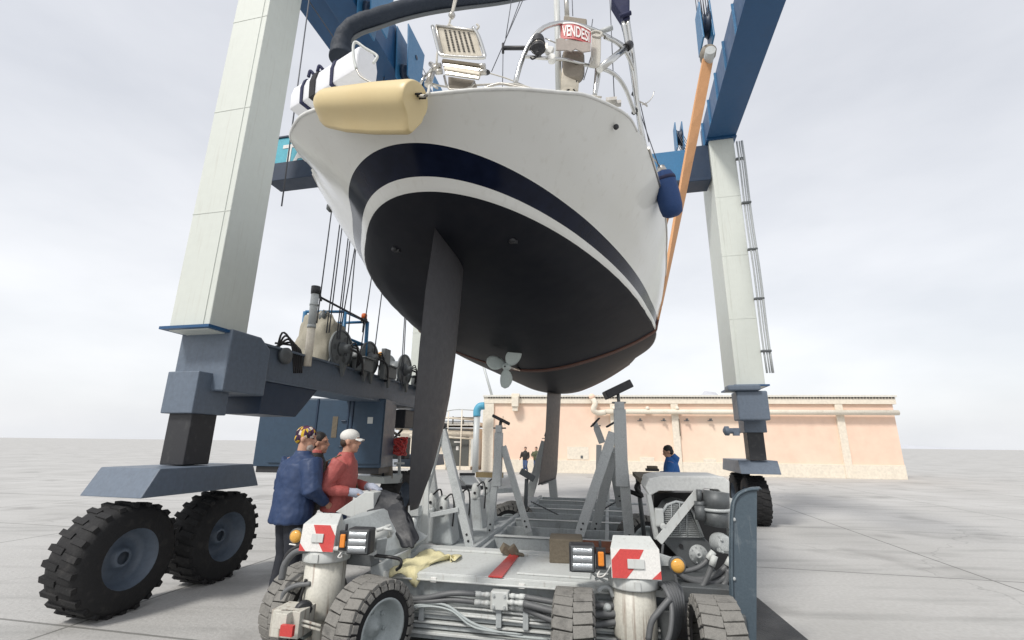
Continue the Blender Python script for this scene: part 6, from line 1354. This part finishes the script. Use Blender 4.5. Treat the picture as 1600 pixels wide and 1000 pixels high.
person('dark haired man in a black jacket standing between the other two', (q.x, Y2, 0), 70, H2, dict(jacket=M['jdark'], trousers=M['darktr'], headwear='hair', hem=.86, bulk=1.08, collar=M['jred']),
       dict(elR=(.24, .05, 1.14), wrR=(.12, .30, 1.06), turn=-.25, lean=.06, head=(0, .06, 1.60)))
Y3 = 5.6; q = atY(534, 700, Y3); H3 = atY(545, 670, Y3).z
p3, W3, Hd3, P3, T3 = person('man in faded red jacket and white cap holding tools beside the transporter', (q.x, Y3, 0), 84, H3, dict(jacket=M['jred'], trousers=M['jeans'], headwear='cap', hem=.90, bulk=1.12),
       dict(elR=(.28, -.10, 1.14), wrR=(.20, .17, 1.10), elL=(-.24, .02, 1.16), wrL=(-.10, .29, 1.13), turn=.0, lean=.10, head=(0, .085, 1.605), handdir=(0, .9, -.3)))
for wr, el in ((P3['wrR'], P3['elR']), (P3['wrL'], P3['elL'])):
    a = Vector(T3(wr)); b_ = Vector(T3(el)); d = (a-b_).normalized(); v = B(); k_ = H3/1.75
    v.tube([W3(tuple(a-d*.05)), W3(tuple(a)), W3(tuple(a+d*.05)), W3(tuple(a+d*.09+Vector((0, 0, -.01)))), W3(tuple(a+d*.15+Vector((0, 0, -.035))))], [.046, .044, .050, .048, .030], 12)
    for i in range(4):
        s0_ = d.cross(Vector((0, 0, 1))).normalized()*((i-1.5)*.024); o_ = a+d*.09+s0_; v.tube([W3(tuple(o_)), W3(tuple(o_+d*.06-Vector((0, 0, .01)))), W3(tuple(o_+d*.085-Vector((0, 0, .045))))], [.017, .015, .013], 8)
    g_ = part('glove', v, M['glove'], p3); m = g_.modifiers.new('r', 'REMESH'); m.mode = 'VOXEL'; m.voxel_size = .009; m.use_smooth_shade = True
v = B(); v.tube([W3((.10, .02, 1.47)), W3((.02, .17, 1.30)), W3((-.10, .19, 1.10)), W3((-.18, .10, .98))], .018, 8, flat=.5); v.tube([W3((.10, .02, 1.47)), W3((.05, -.13, 1.40)), W3((-.08, -.16, 1.2)), W3((-.18, -.1, 1.0))], .018, 8, flat=.5); part('bag_strap', v, M['wood'], p3)
bg_ = thing('shoulder_bag', 'small tan pouch held at the waist of the man in red', 'pouch', W3((.05, .38, .93))); v = B(); v.box(W3((.08, .36, .95)), (.20, .10, .13), (.1, .1, .2)); part('pouch', v, M['woodpale'], bg_, bevel=.025)
v = B(); v.tube([W3((.12, .38, 1.0)), W3((.10, .52, .97))], .014, 8); solo('hand_tool', v, M['blackplastic'], 'small dark tool in the gloved hands of the man in red', 'tool', W3((.12, .38, 1.0)))
Y4 = 9.6; q = atY(1050, 700, Y4); H4 = atY(1046, 694, Y4).z
p4 = person('man in royal blue hoodie with folded arms at the right near the warehouse', (q.x, Y4, 0), -72, H4, dict(jacket=M['jblue'], trousers=M['jeans'], headwear='hair', hem=.86, bulk=1.10, hood=M['jblue']),
       dict(elR=(.23, .10, 1.14), wrR=(-.02, .26, 1.17), elL=(-.23, .10, 1.14), wrL=(.02, .23, 1.13), turn=.15, nod=-.35, lean=.10, head=(0, .08, 1.59)), .014)
pf = atY(821, 730, 28.3); pf.z = 0
person('distant man in dark jacket and jeans walking before the warehouse wall', (pf.x, pf.y, 0), -160, atY(821, 698, pf.y).z, dict(jacket=M['jdark'], trousers=M['jeans'], headwear='hair', hem=.88, bulk=1.1),
       dict(kneeL=(-.10, .16, .52), ankL=(-.10, -.10, .22), toeL=(-.1, -.02, .06), elR=(.30, .0, 1.15), wrR=(.33, .15, .98), lean=.12), .03)
pf = atY(838, 730, 28.4); pf.z = 0
person('distant man in camouflage jacket beside the walking man', (pf.x, pf.y, 0), -150, atY(838, 698, pf.y).z, dict(jacket=M['camo'], trousers=M['jeans'], headwear='hair', hem=.86, bulk=1.15),
       dict(elR=(.28, .1, 1.2), wrR=(.16, .25, 1.1)), .03)
